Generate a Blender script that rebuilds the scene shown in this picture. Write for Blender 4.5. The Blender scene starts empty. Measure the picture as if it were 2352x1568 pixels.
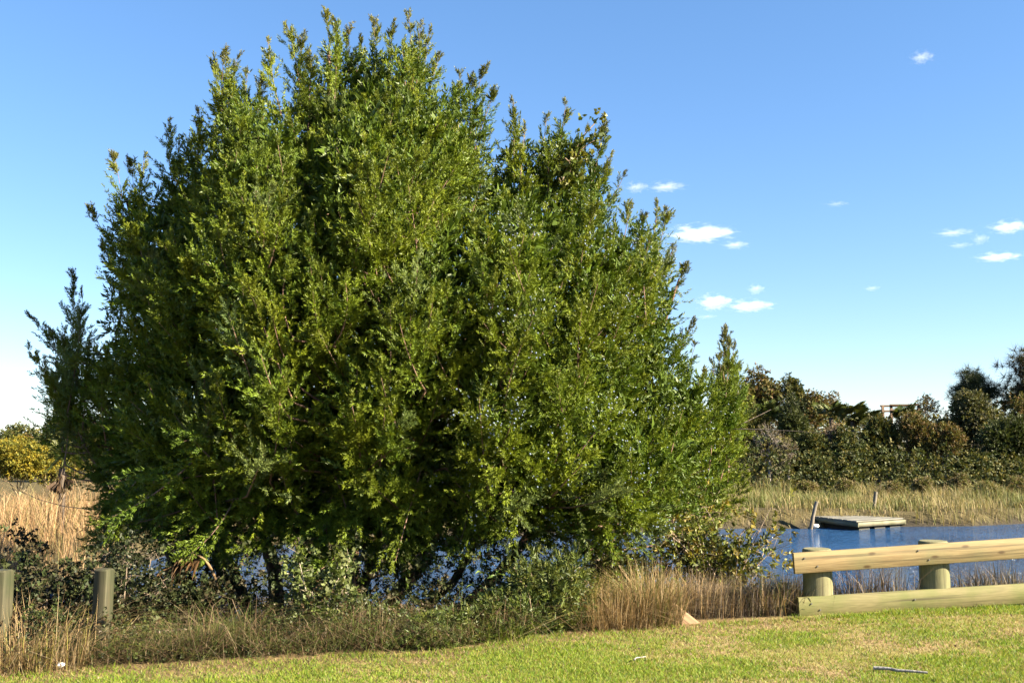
import bpy, math, mathutils
import numpy as np

# ------------------------------------------------------------------ camera, light, exposure
SC = bpy.context.scene
COL = SC.collection
W0, H0, F0 = 2352.0, 1568.0, 2287.0          # reading frame of the photograph, focal length in its pixels (35 mm)
CAM_H, HORIZON = 1.6, 1012.0
PITCH = math.atan((HORIZON - H0 / 2) / F0)
cd = bpy.data.cameras.new('camera'); cam = bpy.data.objects.new('camera', cd); COL.objects.link(cam)
cd.sensor_width = 36.0; cd.lens = 36.0 * F0 / W0; cd.clip_end = 9000; cd.clip_start = 0.05
cam.location = (0, 0, CAM_H); cam.rotation_euler = (math.pi / 2 + PITCH, 0, 0)
SC.camera = cam

SUN_AZ, SUN_EL = math.radians(69), math.radians(29)    # azimuth measured from straight behind the camera towards the right
sun_vec = (math.sin(SUN_AZ) * math.cos(SUN_EL), -math.cos(SUN_AZ) * math.cos(SUN_EL), math.sin(SUN_EL))
wd = bpy.data.worlds.new('World'); SC.world = wd; wd.use_nodes = True
nt = wd.node_tree; nt.nodes.clear()
sky = nt.nodes.new('ShaderNodeTexSky'); sky.sky_type = 'NISHITA'; sky.sun_disc = False
sky.sun_elevation = SUN_EL
sky.sun_rotation = math.atan2(sun_vec[0], sun_vec[1])
sky.altitude = 0; sky.air_density = 0.95; sky.dust_density = 0.0; sky.ozone_density = 3.2
bg = nt.nodes.new('ShaderNodeBackground'); bg.inputs['Strength'].default_value = 0.056
wo = nt.nodes.new('ShaderNodeOutputWorld')
hs = nt.nodes.new('ShaderNodeHueSaturation'); hs.inputs['Saturation'].default_value = 1.17; hs.inputs['Value'].default_value = 1.0
nt.links.new(sky.outputs[0], hs.inputs['Color']); gm = nt.nodes.new('ShaderNodeGamma'); gm.inputs['Gamma'].default_value = 0.76; nt.links.new(hs.outputs[0], gm.inputs[0])
tn = nt.nodes.new('ShaderNodeVectorMath'); tn.operation = 'MULTIPLY'; tn.inputs[1].default_value = (0.92, 0.98, 1.12); nt.links.new(gm.outputs[0], tn.inputs[0]); nt.links.new(tn.outputs[0], bg.inputs[0]); nt.links.new(bg.outputs[0], wo.inputs[0])
sd = bpy.data.lights.new('sun', 'SUN'); sd.energy = 5.0; sd.angle = math.radians(0.5); sd.color = (1.0, 0.87, 0.64)
so = bpy.data.objects.new('sun', sd); COL.objects.link(so)
so.rotation_euler = (math.pi / 2 - SUN_EL, 0, SUN_AZ)
so.location = (20, -10, 20)
vs = SC.view_settings
vs.view_transform = 'Standard'; vs.look = 'None'; vs.exposure = 2.5; vs.gamma = 1.0; vs.use_curve_mapping = False
cy = SC.cycles
cy.max_bounces = 6; cy.diffuse_bounces = 2; cy.glossy_bounces = 3; cy.transmission_bounces = 4
cy.transparent_max_bounces = 8; cy.volume_bounces = 6
cy.use_adaptive_sampling = True; cy.adaptive_threshold = 0.02
cy.use_denoising = True

# ------------------------------------------------------------------ helpers
R = np.random.default_rng(11)
RIGHT = np.array([1.0, 0, 0]); FWD = np.array([0, math.cos(PITCH), math.sin(PITCH)]); UP = np.array([0, -math.sin(PITCH), math.cos(PITCH)])
def at(px, py, Y):
    d = FWD + RIGHT * (px - W0 / 2) / F0 - UP * (py - H0 / 2) / F0
    return np.array([0, 0, CAM_H]) + d * (Y / d[1])
def on_level(px, py, z):
    d = FWD + RIGHT * (px - W0 / 2) / F0 - UP * (py - H0 / 2) / F0
    return np.array([0, 0, CAM_H]) + d * ((z - CAM_H) / d[2])
def ss(a, b, x):
    t = np.clip((np.asarray(x, float) - a) / (b - a), 0, 1); return t * t * (3 - 2 * t)
def unit(v):
    v = np.asarray(v, float); return v / np.maximum(np.linalg.norm(v, axis=-1, keepdims=True), 1e-9)
_lat = {}
def noise2(x, y, scale, seed):
    if seed not in _lat: _lat[seed] = np.random.default_rng(900 + seed).random((64, 64))
    L = _lat[seed]; u = np.asarray(x, float) / scale + 1000; v = np.asarray(y, float) / scale + 1000
    i = np.floor(u).astype(int); j = np.floor(v).astype(int); fu = u - i; fv = v - j
    fu = fu * fu * (3 - 2 * fu); fv = fv * fv * (3 - 2 * fv)
    i %= 64; j %= 64; i1 = (i + 1) % 64; j1 = (j + 1) % 64
    return (L[i, j] * (1 - fu) + L[i1, j] * fu) * (1 - fv) + (L[i, j1] * (1 - fu) + L[i1, j1] * fu) * fv

class Geo:
    """collects arrays of faces; build() links them as ONE mesh object"""
    def __init__(s): s.v = []; s.f = []; s.c = []; s.n = 0
    def add(s, V, F, C=None):
        V = np.asarray(V, float).reshape(-1, 3); F = np.asarray(F, int)
        if len(V) == 0: return s
        s.v.append(V); s.f.append(F + s.n); s.n += len(V)
        C = np.full((len(V), 3), .5) if C is None else np.broadcast_to(np.asarray(C, float), (len(V), 3))
        s.c.append(C); return s
    def mesh(s, name, mat, smooth=False, origin=(0, 0, 0)):
        me = bpy.data.meshes.new(name)
        V = np.concatenate(s.v) - np.asarray(origin, float); C = np.concatenate(s.c)
        me.vertices.add(len(V)); me.vertices.foreach_set('co', V.astype(np.float32).ravel())
        lv = np.concatenate([f.ravel() for f in s.f]); cnt = np.concatenate([np.full(len(f), f.shape[1]) for f in s.f])
        st = np.concatenate([[0], np.cumsum(cnt)[:-1]])
        me.loops.add(len(lv)); me.loops.foreach_set('vertex_index', lv.astype(np.int32))
        me.polygons.add(len(cnt)); me.polygons.foreach_set('loop_start', st.astype(np.int32))
        if smooth: me.polygons.foreach_set('use_smooth', np.ones(len(cnt), bool))
        a = me.attributes.new('Col', 'FLOAT_COLOR', 'POINT')
        a.data.foreach_set('color', np.concatenate([C, np.ones((len(C), 1))], 1).astype(np.float32).ravel())
        me.materials.append(mat); me.update(calc_edges=True); me.validate(verbose=False)
        return me
    def build(s, name, mat, parent=None, smooth=False, origin=(0, 0, 0)):
        return link(name, s.mesh(name, mat, smooth, origin), parent, origin if parent is None else (0, 0, 0))
def link(name, me, parent=None, loc=(0, 0, 0)):
    o = bpy.data.objects.new(name, me); COL.objects.link(o); o.location = loc
    if parent is not None: o.parent = parent
    return o
def tag(o, label=None, cat=None, group=None, kind=None):
    for k, v in (('label', label), ('category', cat), ('group', group), ('kind', kind)):
        if v: o[k] = v
    return o
def thing(name, label, cat, loc, group=None):
    o = bpy.data.objects.new(name, None); COL.objects.link(o); o.location = tuple(float(q) for q in loc); o.empty_display_size = .2
    return tag(o, label, cat, group)

def frames(D, roll=None):
    D = unit(D); n = len(D)
    r = unit(R.normal(size=(n, 3))) if roll is None else np.broadcast_to(np.asarray(roll, float), (n, 3))
    U = unit(np.cross(D, r)); V = np.cross(D, U); return U, V, D
def stamp(g, T, D, P, S, C, roll=None, jit=.0):
    """put a template (verts, faces, tint) at every P, its +Z along D, scaled S, coloured C"""
    TV, TF, TT = T; n = len(P)
    if n == 0: return
    U, V, Z = frames(D, roll); S = np.broadcast_to(np.asarray(S, float), (n,))
    X = P[:, None, :] + S[:, None, None] * (TV[None, :, 0:1] * U[:, None] + TV[None, :, 1:2] * V[:, None] + TV[None, :, 2:3] * Z[:, None])
    k = len(TV); F = (TF[None] + (np.arange(n) * k)[:, None, None]).reshape(-1, TF.shape[1])
    CC = np.broadcast_to(np.asarray(C, float), (n, 3))[:, None, :] * TT[None, :, :]
    g.add(X.reshape(-1, 3), F, np.clip(CC.reshape(-1, 3), 0, 1))
def tube(g, P, rad, sides=5, col=(.2, .15, .1)):
    P = np.asarray(P, float); n = len(P); rad = np.broadcast_to(np.asarray(rad, float), (n,))
    T = unit(np.gradient(P, axis=0)); ref = np.array([.31, .87, .38]) if abs(T[0] @ np.array([.31, .87, .38])) < .9 else np.array([1., 0, 0])
    U = unit(np.cross(T, ref)); V = np.cross(T, U); a = np.arange(sides) * 2 * math.pi / sides
    X = P[:, None] + rad[:, None, None] * (np.cos(a)[None, :, None] * U[:, None] + np.sin(a)[None, :, None] * V[:, None])
    i = np.arange(n - 1)[:, None] * sides; j = np.arange(sides)[None]; j1 = (j + 1) % sides
    F = np.stack([i + j, i + j1, i + sides + j1, i + sides + j], -1).reshape(-1, 4)
    g.add(X.reshape(-1, 3), F, col)
    if sides > 5:
        for ring in (0, n - 1): g.add(X[ring], [list(range(sides))], col)
def bez(a, b, c, n): 
    t = np.linspace(0, 1, n)[:, None]; return (1 - t) ** 2 * a + 2 * t * (1 - t) * b + t * t * c
def box(g, lo, hi, bev=.0, col=None):
    lo = np.asarray(lo, float); hi = np.asarray(hi, float); b = bev
    # box with chamfered long edges (along x): octagonal section
    y0, y1, z0, z1 = lo[1], hi[1], lo[2], hi[2]
    if b <= 0:
        sec = [(y0, z0), (y1, z0), (y1, z1), (y0, z1)]
    else:
        sec = [(y0 + b, z0), (y1 - b, z0), (y1, z0 + b), (y1, z1 - b), (y1 - b, z1), (y0 + b, z1), (y0, z1 - b), (y0, z0 + b)]
    k = len(sec); V = [(x, y, z) for x in (lo[0], hi[0]) for y, z in sec]
    F = [[i, (i + 1) % k, k + (i + 1) % k, k + i] for i in range(k)]
    n0 = g.n; g.add(V, F, col); g.add([V[i] for i in range(k)], [list(range(k))[::-1]], col); g.add([V[k + i] for i in range(k)], [list(range(k))], col)

# leaf templates (verts, faces, tint): +Z is the growing direction
def t_spray(rg, nt=9, per=3, spread=.75, wid=.045, ln=.40):
    V = []; F = []; T = []
    for i in range(nt):
        t = .06 + .9 * i / (nt - 1); base = np.array([.03 * math.sin(5 * t), .03 * math.cos(4 * t), t * .8])
        for k in range(per):
            ph = rg.uniform(0, 2 * math.pi); a = spread * rg.uniform(.55, 1.15) * (1.05 - .45 * t)
            d = np.array([math.sin(a) * math.cos(ph), math.sin(a) * math.sin(ph), math.cos(a)])
            l = ln * (1.1 - .6 * t) * rg.uniform(.7, 1.25); p = unit(np.cross(d, rg.normal(size=3))) * wid * rg.uniform(.8, 1.3)
            m = base + d * l * .45; n = len(V)
            V += [base, m + p, base + d * l, m - p]; F += [[n, n + 1, n + 2, n + 3]]
            q = rg.uniform(.8, 1.12); T += [[q * .85, q * .85, q], [q, q, q], [q * 1.25, q * 1.15, q * .9], [q, q, q]]
    return np.array(V), np.array(F), np.array(T)
def t_leaves(rg, n=7, ln=.5, wid=.17, cone=1.15):
    V = []; F = []; T = []
    for i in range(n):
        b = np.array([0, 0, rg.uniform(0, .6)]); ph = rg.uniform(0, 6.28); a = cone * rg.uniform(.3, 1.15)
        d = np.array([math.sin(a) * math.cos(ph), math.sin(a) * math.sin(ph), math.cos(a)]); p = unit(np.cross(d, rg.normal(size=3))) * wid * rg.uniform(.8, 1.2)
        l = ln * rg.uniform(.75, 1.2); k = len(V); up = np.cross(d, unit(p)) * .06
        V += [b, b + d * l * .5 + p + up, b + d * l, b + d * l * .5 - p + up]; F += [[k, k + 1, k + 2, k + 3]]
        q = rg.uniform(.75, 1.25); T += [[q, q, q]] * 4
    return np.array(V), np.array(F), np.array(T)
def t_needles(rg, n=30, wid=.022):
    V = []; F = []; T = []
    for i in range(n):
        ph = rg.uniform(0, 6.28); a = rg.uniform(.15, 1.9); d = np.array([math.sin(a) * math.cos(ph), math.sin(a) * math.sin(ph), math.cos(a)])
        p = unit(np.cross(d, rg.normal(size=3))) * wid; k = len(V); V += [p, -p, d * rg.uniform(.7, 1.1)]; F += [[k, k + 1, k + 2]]; q = rg.uniform(.8, 1.2); T += [[q] * 3] * 3
    return np.array(V), np.array(F), np.array(T)
rt = np.random.default_rng(5)
def t_fine(rg, n=12, wid=.032, lm=1.0):
    V = []; F = []; T = []
    for i in range(n):
        t = .02 + .8 * i / (n - 1); base = np.array([.05 * math.sin(5 * t), .05 * math.cos(4 * t), t * .75]); ph = rg.uniform(0, 6.28); a = rg.uniform(.25, .85) * (1.15 - .6 * t)
        d = np.array([math.sin(a) * math.cos(ph), math.sin(a) * math.sin(ph), math.cos(a)]); l = (.50 - .2 * t) * rg.uniform(.75, 1.25) * lm; p = unit(np.cross(d, rg.normal(size=3))) * wid * rg.uniform(.8, 1.3)
        k = len(V); V += [base + p * .9 + d * l * .2, base - p * .9 + d * l * .2, base + d * l]; F += [[k, k + 1, k + 2]]; q = rg.uniform(.8, 1.15); T += [[q * .85, q * .85, q]] * 2 + [[q * 1.3, q * 1.2, q * .9]]
    return np.array(V), np.array(F), np.array(T)
FINE = [t_fine(rt, 12, .052, 1.0) for _ in range(6)]; DEEP = [t_fine(rt, 16, .075, .9) for _ in range(3)]; INNER = [t_fine(rt, 18, .046, .65) for _ in range(4)]
SPRAYS = [t_spray(rt) for _ in range(5)]
FARSPRAY = [t_fine(rt, 14, .06) for _ in range(3)]
LEAVES = [t_leaves(rt) for _ in range(4)]
def tri_of(T):
    V, F, C = T; m = len(F); q = V[F]; e = np.stack([q[:, 0] * .2 + q[:, 1] * .8 + (q[:, 1] - q[:, 3]) * .12, q[:, 2], q[:, 0] * .2 + q[:, 3] * .8 - (q[:, 1] - q[:, 3]) * .12], 1); return e.reshape(-1, 3), np.arange(3 * m).reshape(-1, 3), C[F[:, :3].ravel()]
FARLEAF = [tri_of(t_leaves(rt, 9, .55, .16)) for _ in range(4)]
FARNARROW = [tri_of(t_leaves(rt, 9, .6, .11, 1.0)) for _ in range(4)]
SMALL = [tri_of(t_leaves(rt, 8)) for _ in range(4)]
NARROW = [t_leaves(rt, 8, .55, .10, 1.0) for _ in range(4)]
NEEDLES = [t_needles(rt) for _ in range(3)]
def stampmix(g, Ts, D, P, S, C):
    S = np.broadcast_to(np.asarray(S, float), (len(P),)); C = np.broadcast_to(np.asarray(C, float), (len(P), 3)); k = R.integers(0, len(Ts), len(P))
    for i, T in enumerate(Ts):
        m = k == i; stamp(g, T, D[m], P[m], S[m], C[m])
def blades(g, P, h, lean, wid, C0, C1, az=None, curl=.35):
    """curved tapering blades rooted at P"""
    n = len(P); az = R.uniform(0, 2 * math.pi, n) if az is None else az; h = np.broadcast_to(h, (n,)); lean = np.broadcast_to(lean, (n,))
    a = np.stack([np.cos(az), np.sin(az), np.zeros(n)], 1); s = np.stack([-np.sin(az), np.cos(az), np.zeros(n)], 1)
    tw = R.uniform(-.9, .9, n)[:, None]; s = unit(s * np.cos(tw) + a * np.sin(tw))
    w = np.broadcast_to(wid, (n,))[:, None]; H = h[:, None]; L = lean[:, None]; Z = np.array([0, 0, 1.0])
    m = P + a * H * L * .38 + Z * H * .55; t = P + a * H * (L + curl * L) + Z * H * (1 - .28 * L)
    V = np.stack([P - s * w, P + s * w, m - s * w * .75, m + s * w * .75, t], 1).reshape(-1, 3)
    b = (np.arange(n) * 5)[:, None]; F = np.concatenate([b + [0, 1, 3], b + [0, 3, 2], b + [2, 3, 4]])
    c0 = np.broadcast_to(C0, (n, 3)); c1 = np.broadcast_to(C1, (n, 3)); q = R.uniform(.75, 1.2, (n, 1)); mid = (c0 + c1) / 2
    g.add(V, F, np.clip(np.stack([c0 * q, c0 * q, mid * q, mid * q, c1 * q], 1).reshape(-1, 3), 0, 1))
def spikes(g, P, h, lean, wid, C):
    n = len(P); az = R.uniform(0, 2 * math.pi, n); a = np.stack([np.cos(az), np.sin(az), np.zeros(n)], 1); q = R.uniform(0, 6.28, n); s = np.stack([np.cos(q), np.sin(q), np.zeros(n)], 1) * wid
    t = P + (a * lean[:, None] + [0, 0, 1]) * h[:, None]; g.add(np.stack([P - s, P + s, t], 1).reshape(-1, 3), np.arange(3 * n).reshape(-1, 3), np.stack([C * .8, C * .8, C * 1.1], 1).reshape(-1, 3))
def pick(cols, n, w=None):
    return np.array(cols, float)[R.choice(len(cols), n, p=w)]

# ------------------------------------------------------------------ materials
def mat(name):
    m = bpy.data.materials.new(name); m.use_nodes = True; n = m.node_tree; n.nodes.clear()
    o = n.nodes.new('ShaderNodeOutputMaterial'); return m, n, o
def N(n, t, **k):
    x = n.nodes.new(t)
    for a, b in k.items():
        if a.startswith('_'): setattr(x, a[1:], b)
        else: x.inputs[a].default_value = b
    return x
def leaf_mat(name, trans=.28, rough=.5, spec=.35, tcol=(1.25, 1.2, .6), alb=.80):
    m, n, o = mat(name); a = N(n, 'ShaderNodeAttribute', _attribute_name='Col')
    p = N(n, 'ShaderNodeBsdfPrincipled', Roughness=rough); p.inputs['Specular IOR Level'].default_value = spec
    tr = N(n, 'ShaderNodeBsdfTranslucent'); mx = N(n, 'ShaderNodeMixShader', Fac=trans); mu = N(n, 'ShaderNodeMix', _data_type='RGBA', _blend_type='MULTIPLY')
    mu.inputs[0].default_value = 1; mu.inputs[7].default_value = (*tcol, 1); L = n.links.new
    sc_ = N(n, 'ShaderNodeVectorMath', _operation='SCALE'); sc_.inputs['Scale'].default_value = alb; L(a.outputs['Color'], sc_.inputs[0]); L(sc_.outputs[0], p.inputs['Base Color']); L(sc_.outputs[0], mu.inputs[6]); L(mu.outputs[2], tr.inputs['Color'])
    L(p.outputs[0], mx.inputs[1]); L(tr.outputs[0], mx.inputs[2]); L(mx.outputs[0], o.inputs[0]); return m
M_CEDAR = leaf_mat('cedar_foliage', .16, .5, .25)
M_LEAF = leaf_mat('leaf', .22, .6, .2)
M_GLOSSY = leaf_mat('glossy_leaf', .2, .5, .3)
M_BLADE = leaf_mat('grass_blade', .35, .55, .25, alb=.92)
M_DRY = leaf_mat('dry_grass', .3, .6, .2, (1.05, 1, .8))
def bark_mat(name, rough=.85, scale=14.0):
    m, n, o = mat(name); a = N(n, 'ShaderNodeAttribute', _attribute_name='Col'); tc = N(n, 'ShaderNodeTexCoord'); mp = N(n, 'ShaderNodeMapping'); mp.inputs['Scale'].default_value = (3, 3, .5)
    nz = N(n, 'ShaderNodeTexNoise', Scale=scale, Detail=5.0); cr = N(n, 'ShaderNodeMapRange'); cr.inputs['From Min'].default_value = .3; cr.inputs['From Max'].default_value = .7; cr.inputs['To Min'].default_value = .5; cr.inputs['To Max'].default_value = 1.35
    mu = N(n, 'ShaderNodeVectorMath', _operation='SCALE'); p = N(n, 'ShaderNodeBsdfPrincipled', Roughness=rough); bp = N(n, 'ShaderNodeBump', Strength=.6, Distance=.02); L = n.links.new
    L(tc.outputs['Object'], mp.inputs[0]); L(mp.outputs[0], nz.inputs[0]); L(nz.outputs[0], cr.inputs[0]); L(a.outputs['Color'], mu.inputs[0]); L(cr.outputs[0], mu.inputs['Scale'])
    L(mu.outputs[0], p.inputs['Base Color']); L(nz.outputs[0], bp.inputs['Height']); L(bp.outputs[0], p.inputs['Normal']); L(p.outputs[0], o.inputs[0]); return m
M_BARK = bark_mat('bark')
def wood_mat(name, c0, c1, cstain, stain=.3, knots=True, rough=.7, grain=1.0, axis=0):
    """sawn timber: long grain along local x (or z), growth rings, knots, green algae stain"""
    m, n, o = mat(name); L = n.links.new; tc = N(n, 'ShaderNodeTexCoord'); oi = N(n, 'ShaderNodeObjectInfo')
    off = N(n, 'ShaderNodeVectorMath', _operation='SCALE'); off.inputs[0].default_value = (37, 11, 23); L(oi.outputs['Random'], off.inputs['Scale'])
    ad = N(n, 'ShaderNodeVectorMath', _operation='ADD'); L(tc.outputs['Object'], ad.inputs[0]); L(off.outputs[0], ad.inputs[1])
    mp = N(n, 'ShaderNodeMapping'); mp.inputs['Scale'].default_value = (.35, 6, 6) if axis == 0 else (6, 6, .35); L(ad.outputs[0], mp.inputs[0])
    n1 = N(n, 'ShaderNodeTexNoise', Scale=2.2 * grain, Detail=3.0, Distortion=.6); L(mp.outputs[0], n1.inputs[0])
    n2 = N(n, 'ShaderNodeTexNoise', Scale=16.0 * grain, Detail=4.0); L(mp.outputs[0], n2.inputs[0])
    wv = N(n, 'ShaderNodeMath', _operation='SINE'); ms = N(n, 'ShaderNodeMath', _operation='MULTIPLY'); ms.inputs[1].default_value = 26; L(n1.outputs[0], ms.inputs[0]); L(ms.outputs[0], wv.inputs[0])
    mr = N(n, 'ShaderNodeMapRange'); mr.inputs['From Min'].default_value = -1; mr.inputs['To Min'].default_value = .25; mr.inputs['To Max'].default_value = .75; L(wv.outputs[0], mr.inputs[0])
    av = N(n, 'ShaderNodeMath', _operation='ADD'); L(mr.outputs[0], av.inputs[0]); sb = N(n, 'ShaderNodeMath', _operation='SUBTRACT'); sb.inputs[1].default_value = .5; L(n2.outputs[0], sb.inputs[0]); L(sb.outputs[0], av.inputs[1])
    mx = N(n, 'ShaderNodeMix', _data_type='RGBA'); mx.inputs[6].default_value = (*c0, 1); mx.inputs[7].default_value = (*c1, 1); L(av.outputs[0], mx.inputs[0])
    n3 = N(n, 'ShaderNodeTexNoise', Scale=3.0, Detail=5.0); L(ad.outputs[0], n3.inputs[0])
    r3 = N(n, 'ShaderNodeMapRange'); r3.inputs['From Min'].default_value = .42; r3.inputs['From Max'].default_value = .72; r3.inputs['To Max'].default_value = stain; L(n3.outputs[0], r3.inputs[0])
    m2 = N(n, 'ShaderNodeMix', _data_type='RGBA'); m2.inputs[7].default_value = (*cstain, 1); L(mx.outputs[2], m2.inputs[6]); L(r3.outputs[0], m2.inputs[0]); last = m2.outputs[2]
    if knots:
        sx = N(n, 'ShaderNodeSeparateXYZ'); cx = N(n, 'ShaderNodeCombineXYZ'); L(ad.outputs[0], sx.inputs[0]); L(sx.outputs[0], cx.inputs[0]); L(sx.outputs[2], cx.inputs[1])
        mk = N(n, 'ShaderNodeMapping'); mk.inputs['Scale'].default_value = (3.0, 7.5, 1); L(cx.outputs[0], mk.inputs[0])
        vo = N(n, 'ShaderNodeTexVoronoi', _voronoi_dimensions='2D', Scale=1.0); L(mk.outputs[0], vo.inputs[0])
        rk = N(n, 'ShaderNodeMapRange'); rk.inputs['From Min'].default_value = .06; rk.inputs['From Max'].default_value = .14; rk.inputs['To Min'].default_value = .85; rk.inputs['To Max'].default_value = 0; L(vo.outputs['Distance'], rk.inputs[0])
        sg = N(n, 'ShaderNodeSeparateColor'); L(vo.outputs['Color'], sg.inputs[0]); gt2 = N(n, 'ShaderNodeMath', _operation='GREATER_THAN'); gt2.inputs[1].default_value = .5; L(sg.outputs[0], gt2.inputs[0]); mm = N(n, 'ShaderNodeMath', _operation='MULTIPLY'); L(rk.outputs[0], mm.inputs[0]); L(gt2.outputs[0], mm.inputs[1])
        m3 = N(n, 'ShaderNodeMix', _data_type='RGBA'); m3.inputs[7].default_value = (.07, .04, .018, 1); L(last, m3.inputs[6]); L(mm.outputs[0], m3.inputs[0]); last = m3.outputs[2]
    mq = N(n, 'ShaderNodeMapping'); mq.inputs['Scale'].default_value = (.5, 22, 22) if axis == 0 else (22, 22, .5); L(ad.outputs[0], mq.inputs[0])
    nq = N(n, 'ShaderNodeTexNoise', Scale=1.6, Detail=2.0); L(mq.outputs[0], nq.inputs[0]); rq = N(n, 'ShaderNodeMapRange'); rq.inputs['From Min'].default_value = .56; rq.inputs['From Max'].default_value = .70; rq.inputs['To Max'].default_value = .7; L(nq.outputs[0], rq.inputs[0])
    m4 = N(n, 'ShaderNodeMix', _data_type='RGBA'); m4.inputs[7].default_value = (.05, .04, .022, 1); L(last, m4.inputs[6]); L(rq.outputs[0], m4.inputs[0]); last = m4.outputs[2]
    p = N(n, 'ShaderNodeBsdfPrincipled', Roughness=rough); p.inputs['Specular IOR Level'].default_value = .25; L(last, p.inputs['Base Color'])
    bp = N(n, 'ShaderNodeBump', Strength=.35, Distance=.006); L(n2.outputs[0], bp.inputs['Height']); L(bp.outputs[0], p.inputs['Normal']); L(p.outputs[0], o.inputs[0]); return m
M_RAIL = wood_mat('pine_rail', (.27, .20, .10), (.17, .118, .055), (.15, .15, .07), .55, grain=1.4)
M_LOWER = wood_mat('algae_board', (.20, .17, .08), (.13, .115, .05), (.085, .11, .022), .85, knots=False, grain=1.4)
M_POST = wood_mat('round_post', (.20, .18, .10), (.13, .12, .065), (.085, .10, .035), .75, knots=False, axis=2, grain=1.6)
M_SQPOST = wood_mat('square_post', (.075, .068, .040), (.030, .028, .017), (.022, .032, .012), .85, knots=False, axis=2, grain=.9)  # greenish wood, darkened in base and stain to stand in for shadow bands
M_FRAME = wood_mat('brown_frame', (.13, .08, .05), (.08, .05, .03), (.05, .04, .03), .5, knots=False)
M_DECK = wood_mat('weathered_deck', (0.18, 0.173, 0.15), (0.112, 0.109, 0.0975), (0.075, 0.075, 0.06), .5, knots=False)
M_FASCIA = wood_mat('deck_fascia', (0.162, 0.148, 0.104), (0.122, 0.113, 0.0768), (0.054, 0.063, 0.0225), .8, knots=False)
M_TAN = wood_mat('tan_plank', (0.294, 0.189, 0.112), (0.238, 0.147, 0.084), (0.21, 0.14, 0.07), .3, knots=False)
M_POLE = wood_mat('grey_pole', (.20, .17, .14), (.13, .11, .09), (.08, .08, .06), .5, knots=False, axis=2)
M_FLOAT = wood_mat('dark_float', (.03, .028, .025), (.02, .02, .018), (.015, .02, .012), .5, knots=False)

# ground: lawn thatch, leaf litter at the edge, bank soil
mg, n, o = mat('ground_soil'); L = n.links.new
ga = N(n, 'ShaderNodeAttribute', _attribute_name='Col'); gt = N(n, 'ShaderNodeTexCoord')
gn = N(n, 'ShaderNodeTexNoise', Scale=22.0, Detail=8.0, Roughness=.7); L(gt.outputs['Object'], gn.inputs[0])
gr = N(n, 'ShaderNodeMapRange'); gr.inputs['From Min'].default_value = .3; gr.inputs['From Max'].default_value = .7; gr.inputs['To Min'].default_value = .45; gr.inputs['To Max'].default_value = 1.4; L(gn.outputs[0], gr.inputs[0])
gs = N(n, 'ShaderNodeVectorMath', _operation='SCALE'); L(ga.outputs['Color'], gs.inputs[0]); L(gr.outputs[0], gs.inputs['Scale'])
gp = N(n, 'ShaderNodeBsdfPrincipled', Roughness=.95); gp.inputs['Specular IOR Level'].default_value = .1; L(gs.outputs[0], gp.inputs['Base Color'])
gb = N(n, 'ShaderNodeBump', Strength=.8, Distance=.03); L(gn.outputs[0], gb.inputs['Height']); L(gb.outputs[0], gp.inputs['Normal']); L(gp.outputs[0], o.inputs[0])
M_GROUND = mg
# creek water: the sky's blue reflection is put into the base colour
mw, n, o = mat('creek_water'); L = n.links.new
wp = N(n, 'ShaderNodeBsdfPrincipled', Roughness=.06, IOR=1.33); wp.inputs['Base Color'].default_value = (.018, .058, .145, 1); wp.inputs['Specular IOR Level'].default_value = .5
wt = N(n, 'ShaderNodeTexCoord'); wm = N(n, 'ShaderNodeMapping'); wm.inputs['Scale'].default_value = (1.0, 2.1, 1); wm.inputs['Rotation'].default_value = (0, 0, .35); L(wt.outputs['Object'], wm.inputs[0])
w1 = N(n, 'ShaderNodeTexNoise', Scale=5.5, Detail=3.0, Roughness=.6, Distortion=.4); w2 = N(n, 'ShaderNodeTexNoise', Scale=.22, Detail=2.0)
L(wm.outputs[0], w1.inputs[0]); L(wt.outputs['Object'], w2.inputs[0])
wr = N(n, 'ShaderNodeMapRange'); wr.inputs['From Min'].default_value = .35; wr.inputs['From Max'].default_value = .6; wr.inputs['To Min'].default_value = .25; wr.inputs['To Max'].default_value = 1; L(w2.outputs[0], wr.inputs[0])
wb = N(n, 'ShaderNodeBump', Distance=.34); L(wr.outputs[0], wb.inputs['Strength']); L(w1.outputs[0], wb.inputs['Height']); L(wb.outputs[0], wp.inputs['Normal']); L(wp.outputs[0], o.inputs[0])
M_WATER = mw
def plain(name, c, rough=.7):
    m, n, o = mat(name); p = N(n, 'ShaderNodeBsdfPrincipled', Roughness=rough); nz = N(n, 'ShaderNodeTexNoise', Scale=18.0, Detail=4.0); mr = N(n, 'ShaderNodeMapRange')
    mr.inputs['To Min'].default_value = .75; mr.inputs['To Max'].default_value = 1.2; s = N(n, 'ShaderNodeVectorMath', _operation='SCALE'); s.inputs[0].default_value = c
    n.links.new(nz.outputs[0], mr.inputs[0]); n.links.new(mr.outputs[0], s.inputs['Scale']); n.links.new(s.outputs[0], p.inputs['Base Color']); n.links.new(p.outputs[0], o.inputs[0]); return m
M_WHITE = plain('scuffed_white', (.75, .74, .70))
M_BERRY = plain('blue_berry', (.13, .17, .24), .6)
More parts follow.
